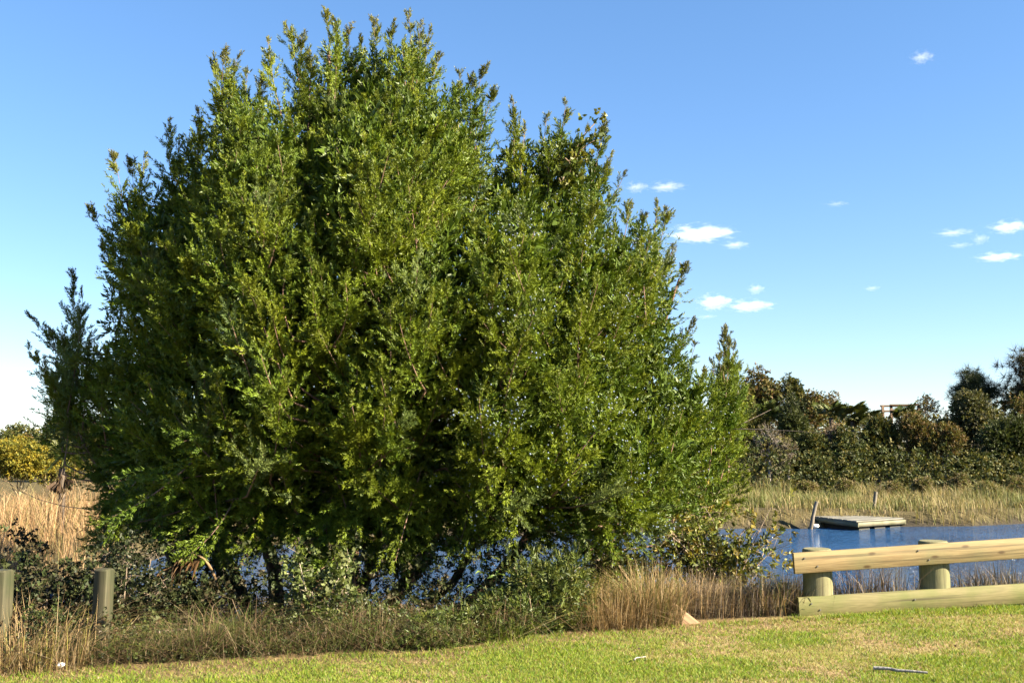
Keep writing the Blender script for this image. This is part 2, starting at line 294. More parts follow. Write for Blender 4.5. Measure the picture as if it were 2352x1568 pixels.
# cloud volume
mc, n, o = mat('cloud_vapour'); L = n.links.new
ct = N(n, 'ShaderNodeTexCoord'); cn = N(n, 'ShaderNodeTexNoise', Scale=3.2, Detail=6.0, Roughness=.68); L(ct.outputs['Object'], cn.inputs[0])
ln = N(n, 'ShaderNodeVectorMath', _operation='LENGTH'); L(ct.outputs['Object'], ln.inputs[0])
cz = N(n, 'ShaderNodeMapRange', _clamp=False); cz.inputs['From Min'].default_value = .28; cz.inputs['From Max'].default_value = .72; L(cn.outputs[0], cz.inputs[0]); cs = N(n, 'ShaderNodeMath', _operation='SUBTRACT'); L(cz.outputs[0], cs.inputs[0])
cq = N(n, 'ShaderNodeMapRange'); cq.inputs['From Min'].default_value = .15; cq.inputs['From Max'].default_value = 1.0; cq.inputs['To Min'].default_value = .12; cq.inputs['To Max'].default_value = 1.05; L(ln.outputs['Value'], cq.inputs[0]); L(cq.outputs[0], cs.inputs[1])
oi = N(n, 'ShaderNodeObjectInfo'); sp = N(n, 'ShaderNodeSeparateColor'); L(oi.outputs['Color'], sp.inputs[0])
cm = N(n, 'ShaderNodeMapRange'); cm.inputs['From Max'].default_value = .40; cm.inputs['To Max'].default_value = .020; L(cs.outputs[0], cm.inputs[0])
cx = N(n, 'ShaderNodeMath', _operation='MULTIPLY'); L(cm.outputs[0], cx.inputs[0]); L(sp.outputs[0], cx.inputs[1])
cv = N(n, 'ShaderNodeVolumePrincipled'); cv.inputs['Color'].default_value = (1, 1, 1, 1); cv.inputs['Anisotropy'].default_value = 0.0; L(cx.outputs[0], cv.inputs['Density']); L(cv.outputs[0], o.inputs['Volume'])
M_CLOUD = mc

# ------------------------------------------------------------------ terrain
EX = np.array([-40, -12, -6, -3.6, -2.9, -.59, .58, 1.67, 2.67, 5, 8, 14, 40.]); EY = np.array([-2, 4.4, 6.3, 7.05, 7.25, 7.75, 8.55, 9.0, 9.2, 9.5, 10.1, 11.5, 18])
def edge(x): return np.interp(x, EX, EY)
WATER = -.8
def ground(x, y):
    x = np.asarray(x, float); y = np.asarray(y, float); s = y - edge(x)
    lawn = .07 * ss(1.5, 5, x) + .035 * (noise2(x, y, 1.7, 1) - .5) + .012 * (noise2(x, y, .35, 2) - .5)
    near = lawn - .40 * ss(.1, 3.0, s) + .10 * (noise2(x, y, .8, 3) - .5) * ss(0, .6, s)
    left = -.25 + .15 * (noise2(x, y, 3, 4) - .5)
    far = -.52 + .27 * ss(30, 44, y) + .16 * (noise2(x, y, 2.3, 5) - .5)
    land = near * (1 - ss(13, 18, y)) + (left * (1 - ss(24, 34, y)) + far * ss(24, 34, y)) * ss(13, 18, y)
    yf = np.interp(x, [-12, -4, 4, 8.3, 10, 13, 16, 22, 40], [21, 24.5, 27.0, 28.0, 28.6, 28.4, 29.6, 31.5, 40]) + .8 * (noise2(x, y, 1.6, 6) - .5)
    m = np.minimum(np.minimum(s - 3.0, yf - y), (x + 7.2 + .6 * (noise2(x, y, 2.1, 7) - .5)) * .9)
    return land - (land + 1.45) * ss(-.9, 1.0, m)
def g1(x, y): return float(ground(np.array([x]), np.array([y]))[0])
xs = np.concatenate([-np.geomspace(900, 15, 26), np.arange(-14, 19.01, .28), np.geomspace(20, 900, 26)])
ys = np.concatenate([[-300, -100, -40, -20, -10, -5], np.arange(-2, 34, .28), np.arange(34, 60, 1.0), np.geomspace(62, 2500, 24)])
GX, GY = np.meshgrid(xs, ys); GZ = ground(GX, GY)
nx, ny = len(xs), len(ys); i = (np.arange(ny - 1)[:, None] * nx + np.arange(nx - 1)[None]).ravel()
FQ = np.stack([i, i + 1, i + nx + 1, i + nx], 1)
s = GY - edge(GX); mix = lambda a, b, t: np.asarray(a) * (1 - t[..., None]) + np.asarray(b) * t[..., None]
gcol = mix((.20, .19, .055), (.27, .19, .105), ss(.45, .75, noise2(GX, GY, .5, 8)))
gcol = mix(gcol, np.broadcast_to((.17, .12, .06), gcol.shape), ss(-.75, -.15, s + .5 * (noise2(GX, GY, .4, 9) - .5)) * (1 - ss(1.5, 3.5, GX)))
gcol = mix(gcol, np.broadcast_to((.085, .06, .036), gcol.shape), ss(.0, .7, s))
gcol = mix(gcol, np.broadcast_to((.085, .07, .035), gcol.shape), ss(15, 20, GY) * (GZ > -.7))
gcol = mix(gcol, np.broadcast_to((.04, .034, .025), gcol.shape), (GZ < -.62).astype(float))
g = Geo(); g.add(np.stack([GX, GY, GZ], -1).reshape(-1, 3), FQ, gcol.reshape(-1, 3))
tag(g.build('ground', M_GROUND, smooth=True), 'lawn, creek banks and field beyond as one stretch of ground', kind='structure')
g = Geo(); wx = np.linspace(-12, 45, 40); wy = np.linspace(9, 42, 30); WX, WY = np.meshgrid(wx, wy); i = (np.arange(29)[:, None] * 40 + np.arange(39)[None]).ravel()
g.add(np.stack([WX, WY, np.full_like(WX, WATER)], -1).reshape(-1, 3), np.stack([i, i + 1, i + 41, i + 40], 1))
tag(g.build('water', M_WATER, smooth=True), 'rippled blue tidal creek behind the big cedar and the rail fence', kind='structure')

# ------------------------------------------------------------------ the big cedar
YC = 11.4
BODY = [(185,1150),(150,950),(120,880),(110,810),(160,720),(215,790),(225,640),(225,520),(265,420),(345,420),(375,380),(400,320),(470,280),(485,190),(520,150),(580,190),(630,240),(660,130),(715,150),(745,80),(800,100),(850,110),(930,80),(990,100),(1005,190),(1060,190),(1120,200),(1130,290),(1150,330),(1190,290),(1230,310),(1300,270),(1375,340),(1420,410),(1440,500),(1510,500),(1535,560),(1565,640),(1585,760),(1600,840),(1650,860),(1690,880),(1705,1000),(1712,1090),(1690,1160),(1560,1235),(1400,1240),(1250,1255),(1100,1285),(980,1340),(910,1340),(870,1300),(760,1300),(600,1300),(480,1290),(350,1270),(250,1225)]
TIPS = [(100,835,-.5),(112,880,-.6),(135,840,-.2),(150,760,-.1),(140,905,-.6),(185,740,.1),(205,800,.1),(165,850,0),(1615,850,.2),(1640,885,.1),(1660,850,0),(1690,930,.3),(1705,960,.5),(1650,930,.2),(64,800,-.7),(68,725,-.8),(120,760,-.3),(170,630,0),(190,680,.1),(205,478,-.6),(230,560,-.5),(262,360,-.1),(300,372,0),(330,362,.1),(388,280,-.2),(410,330,0),(455,258,0),(490,142,-.15),(515,115,-.05),(545,135,0),(570,165,.1),(600,185,.1),(615,95,-.25),(660,60,-.15),(692,85,0),(715,130,0),(750,28,-.1),(770,50,0),(802,65,.05),(830,95,.1),(860,52,-.05),(900,58,0),(940,35,-.05),(965,60,.05),(985,75,.1),(1010,130,.3),(1055,165,0),(1085,180,.05),(1110,158,.15),(1135,215,.3),(1180,235,.0),(1205,300,.1),(1255,270,.1),(1300,235,.15),(1345,300,.3),(1385,290,.3),(1400,360,.5),(1435,400,.5),(1445,470,.3),(1480,495,.2),(1512,468,.15),(1533,485,.25),(1548,570,.5),(1575,610,.5),(1590,740,.5),(1598,790,.5),(1640,840,.1),(1650,820,-.1),(1662,772,0),(1668,755,0),(1674,790,.1),(1685,800,.2),(1700,850,.3),(1705,900,.5),(1720,1000,.7),(1720,1095,.9)]
B = np.array([at(x, y, YC)[[0, 2]] for x, y in BODY])
def sdf(P, B=None):
    B = globals()['B'] if B is None else B
    """inside distance to the body outline (metres) and outward direction in the x-z plane"""
    A = B; Bn = np.roll(B, -1, 0); e = Bn - A; w = P[:, None] - A[None]
    t = np.clip((w * e).sum(-1) / (e * e).sum(-1), 0, 1); dv = w - t[..., None] * e; dd = np.linalg.norm(dv, axis=-1); k = dd.argmin(1)
    d = dd[np.arange(len(P)), k]; near = P - dv[np.arange(len(P)), k]
    c = ((A[None, :, 1] > P[:, None, 1]) != (Bn[None, :, 1] > P[:, None, 1])) & (P[:, None, 0] < e[None, :, 0] * (P[:, None, 1] - A[None, :, 1]) / np.where(e[None, :, 1] == 0, 1e-9, e[None, :, 1]) + A[None, :, 0])
    ins = c.sum(1) % 2 == 1
    return np.where(ins, d, -d), unit(near - P)
RB, DMAX = 2.3, 3.15
zlo, zhi = B[:, 1].min(), B[:, 1].max()
hn = lambda z: np.clip((z - zlo) / (zhi - zlo), 0, 1)
B2 = np.array([at(x, y + (420 if y > 1110 else 0), YC)[[0, 2]] for x, y in BODY])
LB = []
for _ in range(4000):
    q = np.array([R.uniform(B[:, 0].min(), B[:, 0].max()), R.uniform(zlo, zhi)])
    if all(np.hypot(q[0] - l[0], (q[1] - l[1]) * .62) > .90 for l in LB): LB.append(q)
LB = np.array(LB); LB = LB[sdf(LB)[0] > .15]
def lobe(p2):
    v = p2[:, None] - LB[None]; v = v * [1, .62]; d = np.linalg.norm(v, axis=-1); k = d.argmin(1); return d[np.arange(len(p2)), k], p2 - LB[k]
def shell(side, count, mind):
    out = []
    pts = np.stack([R.uniform(B[:, 0].min(), B[:, 0].max(), 9000), R.uniform(zlo, zhi, 9000)], 1)
    d, nn = sdf(pts); ok = d > .05 + .13 * hn(pts[:, 1]); pts, d, nn = pts[ok], d[ok], nn[ok]
    d2, n2_ = sdf(pts, B2); nn = np.where((d2 > d + .05)[:, None], n2_, nn); c = np.clip(d2 / RB, 0, 1); sn = np.sqrt(1 - (1 - c) ** 2); ld, lv = lobe(pts)
    P = np.stack([pts[:, 0], YC + side * (DMAX * sn - 2.2 * np.minimum(sn, .8) * ss(.36, .94, ld) * (.35 + .65 * ss(.02, .25, hn(pts[:, 1])))), pts[:, 1]], 1)
    kq = np.minimum(P[:, 1:2] / YC, 1.03); P[:, [0, 2]] = np.array([-.1, 1.6]) + (P[:, [0, 2]] - np.array([-.1, 1.6])) * kq
    py = HORIZON + (CAM_H - P[:, 2]) / P[:, 1] * F0; low = np.interp(P[:, 0] / P[:, 1] * F0 + W0 / 2, [150, 300, 500, 850, 930, 1000, 1200, 1400, 1700], [1190, 1260, 1300, 1300, 1345, 1290, 1255, 1245, 1210])
    ok = (py < low + 400) & (R.random(len(P)) > .88 * ss(.60, .90, ld) * ss(.06, .25, hn(pts[:, 1]))); P, nn, c, sn, lv, pts = P[ok], nn[ok], c[ok], sn[ok], lv[ok], pts[ok]; Nn = np.stack([nn[:, 0] * (1 - c) + lv[:, 0] * .7, side * sn * .9, nn[:, 1] * (1 - c) + lv[:, 1] * .35], 1)
    keepP = np.empty((0, 3)); keep = []
    for q in range(len(P)):
        if len(keep) >= count: break
        if len(keep) == 0 or np.min(((keepP - P[q]) ** 2).sum(1)) > mind * mind: keepP = np.vstack([keepP, P[q]]); keep.append(q)
    return P[keep], unit(Nn[keep])
Pf, Nf = shell(-1, 500, .27); Pb, Nb = shell(1, 120, .50)
pl = []      # plumes: tip, direction, length, width, dens, kind
for P, Nn, dens, kind in ((Pf, Nf, 1.0, 0), (Pb, Nb, .55, 1)):
    for p, nv in zip(P, Nn):
        h = hn(p[2]); k = np.interp(h, [0, .12, .3, .6, 1], [-.45, .05, .75, 1.2, 1.7])
        d = unit(nv * 1.0 + np.array([0, 0, k]) + R.normal(size=3) * .28)
        if sdf((np.array([-.1, 1.6]) + ((p - d * .8)[[0, 2]] - np.array([-.1, 1.6])) * YC / (p - d * .8)[1])[None])[0][0] < .05: d = unit(unit(p - np.array([-1.0, YC, min(p[2] - .3, 2.2)])) + np.array([0, 0, .25 * k]))
        pl.append((p - nv * R.uniform(-.05, .32), d, R.uniform(.6, 1.15) * (1 if h > .15 else .8), R.uniform(.85, 1.25), dens, kind))
# interior filling boughs
pts = np.stack([R.uniform(B[:, 0].min(), B[:, 0].max(), 1500), R.uniform(zlo, zhi, 1500)], 1); d, nn = sdf(pts); ok = d > .55; pts, d, nn = pts[ok][:60], d[ok][:60], nn[ok][:60]
for p, dd in zip(pts, d):
    c = min(dd / RB, 1); D = DMAX * math.sqrt(1 - (1 - c) ** 2) * .5; yq = YC + R.uniform(-D, D) + .3
    pl.append((np.array([p[0] * yq / YC, yq, 1.6 + (p[1] - 1.6) * yq / YC]), unit(np.array([R.normal() * .5, R.normal() * .5, .7])), R.uniform(.8, 1.3), 1.3, .8, 2))
for x, y, lean in TIPS:
    h = (1300 - y) / 1270
    pl.append((at(x, y, YC + R.uniform(-.5, .4)), unit(np.array([lean, R.normal() * .12, 1.0])), R.uniform(1.0, 1.5), .80, 1.35, 3))
# low skirt of hanging boughs
for k in range(74):
    left_ = k < 52; px_ = R.uniform(215, 1010) if left_ else R.uniform(1010, 1640); py_ = (R.uniform(1225, 1320) if px_ > 330 else R.uniform(1170, 1260)) if left_ else R.uniform(1195, 1250); yq = R.uniform(8.7, 10.8) if k % 4 else R.uniform(10.8, 12.5)
    pl.append((at(px_, py_, yq), unit(np.array([(px_ - 800) / 900 + R.normal() * .3, -.55 + R.normal() * .25, R.uniform(-.75, -.1)])), R.uniform(.65, 1.05), R.uniform(1.0, 1.3), 1.1, 0))
# stems
BASE = np.array([-2.3, YC + .1, 0]); BASE[2] = g1(BASE[0], BASE[1]) - .1
cedar = thing('cedar_tree', 'huge bushy green cedar with many spires filling the left of the picture', 'tree', BASE)
stems = []
def stem(name, foot, tip, r, bend, mid=None, n=14):
    foot = np.asarray(foot, float); tip = np.asarray(tip, float); m = (foot + tip) / 2 + np.asarray(bend, float) if mid is None else np.asarray(mid, float)
    P = bez(foot, m, tip, n); P[1:-1] += R.normal(size=(n - 2, 3)) * .035; rad = r * (1 - np.linspace(0, 1, n) ** .9 * .9)
    rad[0] *= 1.35; g = Geo(); tube(g, P, rad, 9, (.15, .085, .055)); stems.append((P, rad)); return g.build(name, M_BARK, cedar, True, BASE)
stem('trunk', BASE, at(755, 120, YC), .17, (.1, 0, 0))
for fx, tx, ty, dY, r, b in ((.12, 945, 130, -.3, .13, (.25, -.2, -.4)), (.2, 1310, 330, .2, .12, (.5, .1, -.7)), (-.15, 510, 200, .2, .11, (-.2, .1, -.4)), (-.2, 290, 460, .1, .09, (-.3, .1, -.7)), (.3, 1560, 640, 0, .10, (.5, 0, -.9)), (-.2, 150, 800, -.2, .07, (-.3, 0, -.5)), (.3, 1660, 920, -.1, .08, (.3, 0, -.6)), (.05, 660, 420, -1.4, .09, (0, -.5, -.5)), (.1, 1020, 560, -1.7, .09, (.1, -.5, -.6)), (.2, 1330, 780, -1.5, .08, (.3, -.3, -.6)), (-.15, 430, 640, -1.5, .08, (-.2, -.5, -.6)), (.1, 900, 700, 1.6, .08, (.2, .6, -.3))):
    stem('limb', BASE + (fx, R.uniform(-.1, .1), .15), at(tx, ty, YC + dY), r, b)
SP = np.concatenate([p for p, r in stems])
gt_, gl = Geo(), Geo(); berries = Geo(); OCT = (np.array([(1,0,0),(-1,0,0),(0,1,0),(0,-1,0),(0,0,1),(0,0,-1)], float), np.array([(0,2,4),(2,1,4),(1,3,4),(3,0,4),(2,0,5),(1,2,5),(3,1,5),(0,3,5)]), np.ones((6, 3)))
aD, aP, aS, aC = [], [], [], []
for tip, d, Ln, wd_, dens, kind in pl:
    droop = -.18 if hn(tip[2]) < .2 else 0
    base = tip - d * Ln; m = (base + tip) / 2 + np.array([0, 0, -.08 * Ln]) + R.normal(size=3) * .05
    ax = bez(base, m, tip, 8)
    dist = np.linalg.norm(SP - base, axis=1) + np.where(SP[:, 2] > base[2] + .1, 1.5 * (SP[:, 2] - base[2]), 0); a0 = SP[dist.argmin()]
    far_ = np.linalg.norm(a0 - base) > 1.7
    if far_: a0 = base + unit(a0 - base) * .5
    tube(gt_, np.vstack([bez(a0, (a0 + base) / 2 + np.array([0, 0, -.12]), base, 5)[:-1], ax]), np.concatenate([np.linspace(.018, .011, 4), np.linspace(.010, .002, 8)]), 4, np.array([.17, .10, .07]) * R.uniform(.6, 1.2))
    nbr = int((16 if kind in (0, 3) else 9) * Ln * min(dens, 1.15) + 3); per = 12 if kind in (0, 3) else 5
    tb = np.sort(R.random(nbr)) ** .85 * .93 + .04; tb[-1] = .97; n = nbr * per; t = np.repeat(tb, per)
    i = np.minimum((tb * 7).astype(int), 6); f = tb * 7 - i; Pb_ = ax[i] * (1 - f[:, None]) + ax[i + 1] * f[:, None]
    T = unit(ax[i + 1] - ax[i]); rad = unit(R.normal(size=(nbr, 3))); rad = unit(rad - (rad * T).sum(1, keepdims=True) * T)
    ang = (1.1 - .75 * tb)[:, None] * R.uniform(.75, 1.2, (nbr, 1)); bd = unit(T * np.cos(ang) + rad * np.sin(ang) + np.array([0, 0, .15 + droop]))
    bl = (.54 - .44 * tb ** 1.2) * wd_ * R.uniform(.6, 1.35, nbr)
    sfr = np.tile((np.arange(per) + .5) / per, nbr) + R.uniform(-.06, .06, n); bdn = np.repeat(bd, per, 0); bln = np.repeat(bl, per)
    P = np.repeat(Pb_, per, 0) + bdn * (sfr * bln)[:, None] + np.array([0, 0, droop * .25]) * (sfr ** 2 * bln)[:, None]
    D = unit(bdn + R.normal(size=(n, 3)) * .34 + np.array([0, 0, .10]))
    S = R.uniform(.072, .118, n) * (1.15 - .30 * sfr) * (1.12 - .32 * t) * (1.6 if kind == 1 else 1.3 if kind == 2 else 1)
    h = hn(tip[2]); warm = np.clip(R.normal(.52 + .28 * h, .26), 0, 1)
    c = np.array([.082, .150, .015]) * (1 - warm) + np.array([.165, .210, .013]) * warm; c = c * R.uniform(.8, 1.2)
    if R.random() < .06: c = c * .7 + np.array([.035, .05, .04])
    C = np.repeat(c[None], n, 0) * R.uniform(.8, 1.2, (n, 1))
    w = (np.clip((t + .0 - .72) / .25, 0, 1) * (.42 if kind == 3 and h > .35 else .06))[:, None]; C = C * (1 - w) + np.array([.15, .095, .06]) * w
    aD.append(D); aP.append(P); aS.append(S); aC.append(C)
    if kind == 0 and tip[0] > -.4 and R.random() < .30:
        nb = 48; bi = R.integers(0, n, nb); stamp(berries, OCT, R.normal(size=(nb, 3)), P[bi] + D[bi] * S[bi][:, None] * R.uniform(.5, 1, (nb, 1)) + R.normal(size=(nb, 3)) * .02, R.uniform(.007, .012, nb), (.2, .25, .35))
# dense shaded inner foliage that closes the crown
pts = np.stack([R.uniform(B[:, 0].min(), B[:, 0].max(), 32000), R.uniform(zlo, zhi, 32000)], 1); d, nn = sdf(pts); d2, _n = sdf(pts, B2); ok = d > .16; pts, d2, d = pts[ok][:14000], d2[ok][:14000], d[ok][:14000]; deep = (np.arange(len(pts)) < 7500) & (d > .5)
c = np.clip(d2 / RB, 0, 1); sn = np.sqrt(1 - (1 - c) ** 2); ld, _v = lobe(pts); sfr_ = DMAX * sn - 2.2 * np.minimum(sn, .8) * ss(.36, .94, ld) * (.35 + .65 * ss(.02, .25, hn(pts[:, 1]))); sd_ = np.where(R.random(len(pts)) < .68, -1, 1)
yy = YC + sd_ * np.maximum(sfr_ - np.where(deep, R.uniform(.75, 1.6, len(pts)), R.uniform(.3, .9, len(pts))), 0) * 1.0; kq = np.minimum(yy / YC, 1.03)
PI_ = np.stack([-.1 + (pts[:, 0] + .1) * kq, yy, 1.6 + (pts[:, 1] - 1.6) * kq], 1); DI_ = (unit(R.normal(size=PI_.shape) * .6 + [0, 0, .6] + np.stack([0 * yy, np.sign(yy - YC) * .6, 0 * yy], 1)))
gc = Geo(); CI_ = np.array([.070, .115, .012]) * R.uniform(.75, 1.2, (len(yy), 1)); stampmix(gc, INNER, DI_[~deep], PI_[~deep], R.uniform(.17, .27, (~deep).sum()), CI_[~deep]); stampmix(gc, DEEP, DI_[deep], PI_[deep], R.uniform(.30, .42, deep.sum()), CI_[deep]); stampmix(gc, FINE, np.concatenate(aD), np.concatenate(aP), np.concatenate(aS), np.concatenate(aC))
tag(gc.build('crown', M_CEDAR, cedar, False, BASE), kind='stuff'); tag(gt_.build('branches', M_BARK, cedar, True, BASE), kind='stuff'); tag(berries.build('berries', M_BERRY, cedar, True, BASE), kind='stuff')
# dead twigs under the crown
g = Geo(); SPL = SP[SP[:, 2] < 1.9]
for _ in range(150):
    a = SPL[R.integers(0, len(SPL))]
    q = unit(R.normal(size=3) * [1, .9, .45]); l = R.uniform(.5, 1.6); e = a + q * l; e[2] = max(e[2], .1)
    P = bez(a, (a + e) / 2 + R.normal(size=3) * .15, e, 6); tube(g, P, np.linspace(.009, .002, 6), 4, np.array([.26, .21, .18]) * R.uniform(.5, 1.1))
tag(g.build('dead_twigs', M_BARK, cedar, True, BASE), kind='stuff')
# vine in the upper right of the cedar
v0 = at(1290, 420, YC - .4); vine = thing('climbing_vine', 'broad-leaved vine with yellowish leaves climbing the cedar top right of its middle', 'vine', v0)
g = Geo(); gs_ = Geo(); 
for k in range(6):
    e = at(R.uniform(1225, 1390), R.uniform(270, 400), YC - R.uniform(.1, .7)); P = bez(v0, (v0 + e) / 2 + R.normal(size=3) * .15, e, 7); tube(gs_, P, .006, 4, (.2, .14, .09))
    n = 22; i = R.integers(2, 7, n); stampmix(g, LEAVES, R.normal(size=(n, 3)) + [0, -.3, .2], P[i] + R.normal(size=(n, 3)) * .07, R.uniform(.09, .16, n), pick([(.10, .13, .02), (.15, .15, .02), (.07, .10, .02)], n))
gs_.build('stem', M_BARK, vine, True, v0); tag(g.build('leaves', M_GLOSSY, vine, False, v0), kind='stuff')

# ------------------------------------------------------------------ generic trees and shrubs
def limbs(g, base, targets, r, col, wob=.1, n=6, sides=5):
    for e in targets:
        P = bez(base, (base * .55 + e * .45) + np.array([0, 0, .15 * (e[2] - base[2])]) + R.normal(size=3) * wob, e, n); P[1:-1] += R.normal(size=(n - 2, 3)) * wob * .35
        tube(g, P, np.linspace(r, r * .18, n), sides, np.asarray(col) * R.uniform(.75, 1.2))
def tree(name, label, cat, px, top, hw, Y, bottom, cols, n=900, size=.28, T=FARLEAF, group=None, m=None, lobes=8, stemcol=(.16, .13, .10), fill=.55, flat=1.0, trunk=.09, spread=.2, weights=None, twigs=0):
    b = at(px, 1000, Y); b[2] = g1(b[0], b[1]) - .05; sc = Y / F0
    zt = at(px, top, Y)[2]; zb = max(at(px, bottom, Y)[2], b[2] + .05); rx = hw * sc; rz = (zt - zb) / 2; cz = (zt + zb) / 2; ry = rx * .85
    o = thing(name, label, cat, b, group)
    if T is FARLEAF or T is FARNARROW: n = int(n * 1.7); size *= .70
    elif T is FARSPRAY: n = int(n * 1.3); size *= .72
    # lobes within the overall crown
    u = unit(R.normal(size=(lobes, 3))); rr = R.uniform(.35, .60, (lobes, 1)); cen = np.array([b[0], b[1], cz]) + u * rr * [rx, ry, rz]
    lr = R.uniform(.42, .6, lobes)[:, None] * np.array([rx, ry, rz * flat])
    cen[0] = [b[0], b[1], cz + rz * .52]
    k = R.integers(0, lobes, n); uu = unit(R.normal(size=(n, 3)) + [0, 0, .25]); rad = (R.random(n) ** fill)[:, None]
    P = cen[k] + uu * rad * lr[k] + R.normal(size=(n, 3)) * spread * size
    P[:, 2] = np.maximum(P[:, 2], b[2] + .05)
    C = pick(cols, n, weights) * R.uniform(.8, 1.25, (n, 1)); lc = R.uniform(.8, 1.2, (lobes, 1)); C = C * lc[k]
    g = Geo(); stampmix(g, T, uu + R.normal(size=(n, 3)) * .5 + [0, 0, .3], P, size * R.uniform(.7, 1.25, n), C)
    tag(g.build('crown', m or M_LEAF, o, False, b), kind='stuff')
    g = Geo(); top_ = np.array([b[0] + R.normal() * .1 * rx, b[1], cz + rz * .3]); tr = bez(b, (b + top_) / 2 + [R.normal() * .12 * rx, 0, 0], top_, 8); tube(g, tr, np.linspace(trunk, trunk * .3, 8), 7, stemcol)
    g.build('trunk', M_BARK, o, True, b); g = Geo()
    limbs(g, tr[2], cen[: lobes // 2], trunk * .5, stemcol, .12 * rx); limbs(g, tr[4], cen[lobes // 2:], trunk * .45, stemcol, .12 * rx)
    if twigs:
        ii = R.integers(0, n, twigs); kk = k[ii]
        for q, c_ in zip(P[ii], cen[kk]): tube(g, bez(c_ * [1, 1, 1] - [0, 0, .2 * rz], (c_ + q) / 2 + R.normal(size=3) * .06, q, 4), np.linspace(trunk * .16, trunk * .06, 4), 3, np.asarray(stemcol) * R.uniform(.7, 1.2))
    tag(g.build('limbs', M_BARK, o, True, b), kind='stuff'); return o

OLIVE = [(.095, .095, .024), (.125, .11, .028), (.07, .08, .022)]; DARK = [(.045, .062, .016), (.062, .075, .02), (.04, .052, .018)]; BRONZE = [(.15, .10, .035), (.12, .10, .028), (.18, .115, .05)]
GREY = [(.085, .09, .05), (.11, .105, .06), (.065, .075, .035)]; YEL = [(.26, .20, .02), (.19, .17, .02), (.15, .15, .025)]
TG = 'trees and shrubs on the far bank'
def T_(name, label, cat, *a, **k): return tree(name, label, cat, *a, group=TG, **k)
T_('oak_tree', 'bronze leaved oak rising just right of the big cedar on the far bank', 'tree', 1742, 845, 62, 52, 1010, BRONZE + OLIVE, n=1500, size=.34, twigs=60)
T_('oak_tree', 'small round-topped green tree beside the bronze oak on the skyline', 'tree', 1818, 866, 30, 51, 960, OLIVE + DARK, n=700, size=.32)
T_('oak_tree', 'low bronze-green tree on the skyline left of the palmettos', 'tree', 1868, 900, 42, 50, 1010, BRONZE + OLIVE, n=1000, size=.30)
T_('oak_tree', 'thin see-through sapling standing on the skyline above the left palmettos', 'tree', 1915, 898, 28, 52, 985, GREY + BRONZE, n=260, size=.26, twigs=60, trunk=.05)
T_('olive_shrub', 'tall olive shrub half hidden behind the right edge of the cedar', 'shrub', 1705, 905, 75, 46, 1100, OLIVE, n=1700, size=.30)
T_('cedar_tree', 'dark green conical cedar below the small round-topped tree', 'tree', 1822, 915, 42, 45, 1090, DARK, n=1500, size=.42, T=FARSPRAY, m=M_CEDAR)
T_('bare_shrub', 'leafless grey shrub with pale forked trunks at the left of the far bank', 'shrub', 1765, 975, 42, 42, 1070, [(.16, .13, .09), (.12, .10, .06)], n=420, size=.16, stemcol=(.34, .30, .27), twigs=420, trunk=.07, T=FARNARROW)
T_('bare_shrub', 'second leafless grey shrub leaning right below the dark cedar', 'shrub', 1806, 1010, 34, 41.6, 1085, [(.16, .13, .09), (.12, .10, .05)], n=300, size=.16, stemcol=(.32, .28, .25), twigs=260, trunk=.06, T=FARNARROW)
T_('olive_shrub', 'rounded olive shrub right of the leafless grey shrubs', 'shrub', 1860, 990, 52, 43, 1110, OLIVE + DARK, n=1500, size=.28)
T_('bare_shrub', 'pinkish grey twiggy shrub between the olive shrubs below the palmettos', 'shrub', 1915, 972, 34, 43.5, 1045, [(.18, .13, .10), (.13, .10, .05)], n=420, size=.18, stemcol=(.30, .24, .21), twigs=300, trunk=.05, T=FARNARROW)
T_('olive_shrub', 'broad dark olive shrub directly behind the floating dock', 'shrub', 1940, 985, 58, 43, 1115, OLIVE + DARK + DARK, n=1700, size=.28)
T_('cedar_tree', 'dull green upright cedar in the middle of the far bank', 'tree', 2015, 965, 48, 43.5, 1110, DARK + OLIVE, n=1900, size=.42, T=FARSPRAY, m=M_CEDAR)
T_('low_bush', 'small yellowish bush at the foot of the upright cedar', 'shrub', 1950, 1078, 26, 41, 1120, [(.13, .13, .02), (.09, .10, .02)], n=500, size=.20)
T_('wax_myrtle', 'bronze and olive wax myrtle with pale grey stems at centre right', 'shrub', 2100, 950, 62, 43, 1075, BRONZE + OLIVE, n=1500, size=.26, stemcol=(.33, .28, .24), twigs=260, trunk=.06, T=FARNARROW)
T_('wax_myrtle', 'smaller olive wax myrtle with splayed grey stems right of the bronze one', 'shrub', 2170, 975, 55, 42.5, 1080, OLIVE + BRONZE, n=1300, size=.26, stemcol=(.33, .29, .25), twigs=240, trunk=.06, T=FARNARROW)
T_('sapling', 'sparse sapling with few leaves standing on the skyline beside the timber frame', 'tree', 2132, 905, 34, 50, 985, GREY + BRONZE, n=170, size=.24, twigs=80, trunk=.05, stemcol=(.28, .22, .19))
T_('oak_tree', 'large grey-green oak below the round pine', 'tree', 2232, 900, 82, 45, 1080, GREY + OLIVE, n=2600, size=.27, twigs=80)
T_('pine_tree', 'round-headed dark pine standing above the grey-green oak', 'tree', 2238, 846, 62, 50, 950, [(.028, .042, .018), (.04, .05, .022)], n=420, size=.42, T=NEEDLES, m=M_CEDAR, lobes=9, trunk=.13, stemcol=(.13, .085, .06), fill=.8)
T_('pine_tree', 'tall rusty pine cut off by the right edge of the picture', 'tree', 2385, 795, 85, 49, 980, [(.035, .045, .018), (.10, .06, .035), (.05, .05, .022)], n=650, size=.44, T=NEEDLES, m=M_CEDAR, lobes=10, trunk=.14, stemcol=(.14, .09, .06), fill=.8)
T_('oak_tree', 'rusty brown oak under the cut-off pine at the right edge', 'tree', 2352, 900, 62, 47, 1090, BRONZE + OLIVE, n=1500, size=.28, twigs=60)
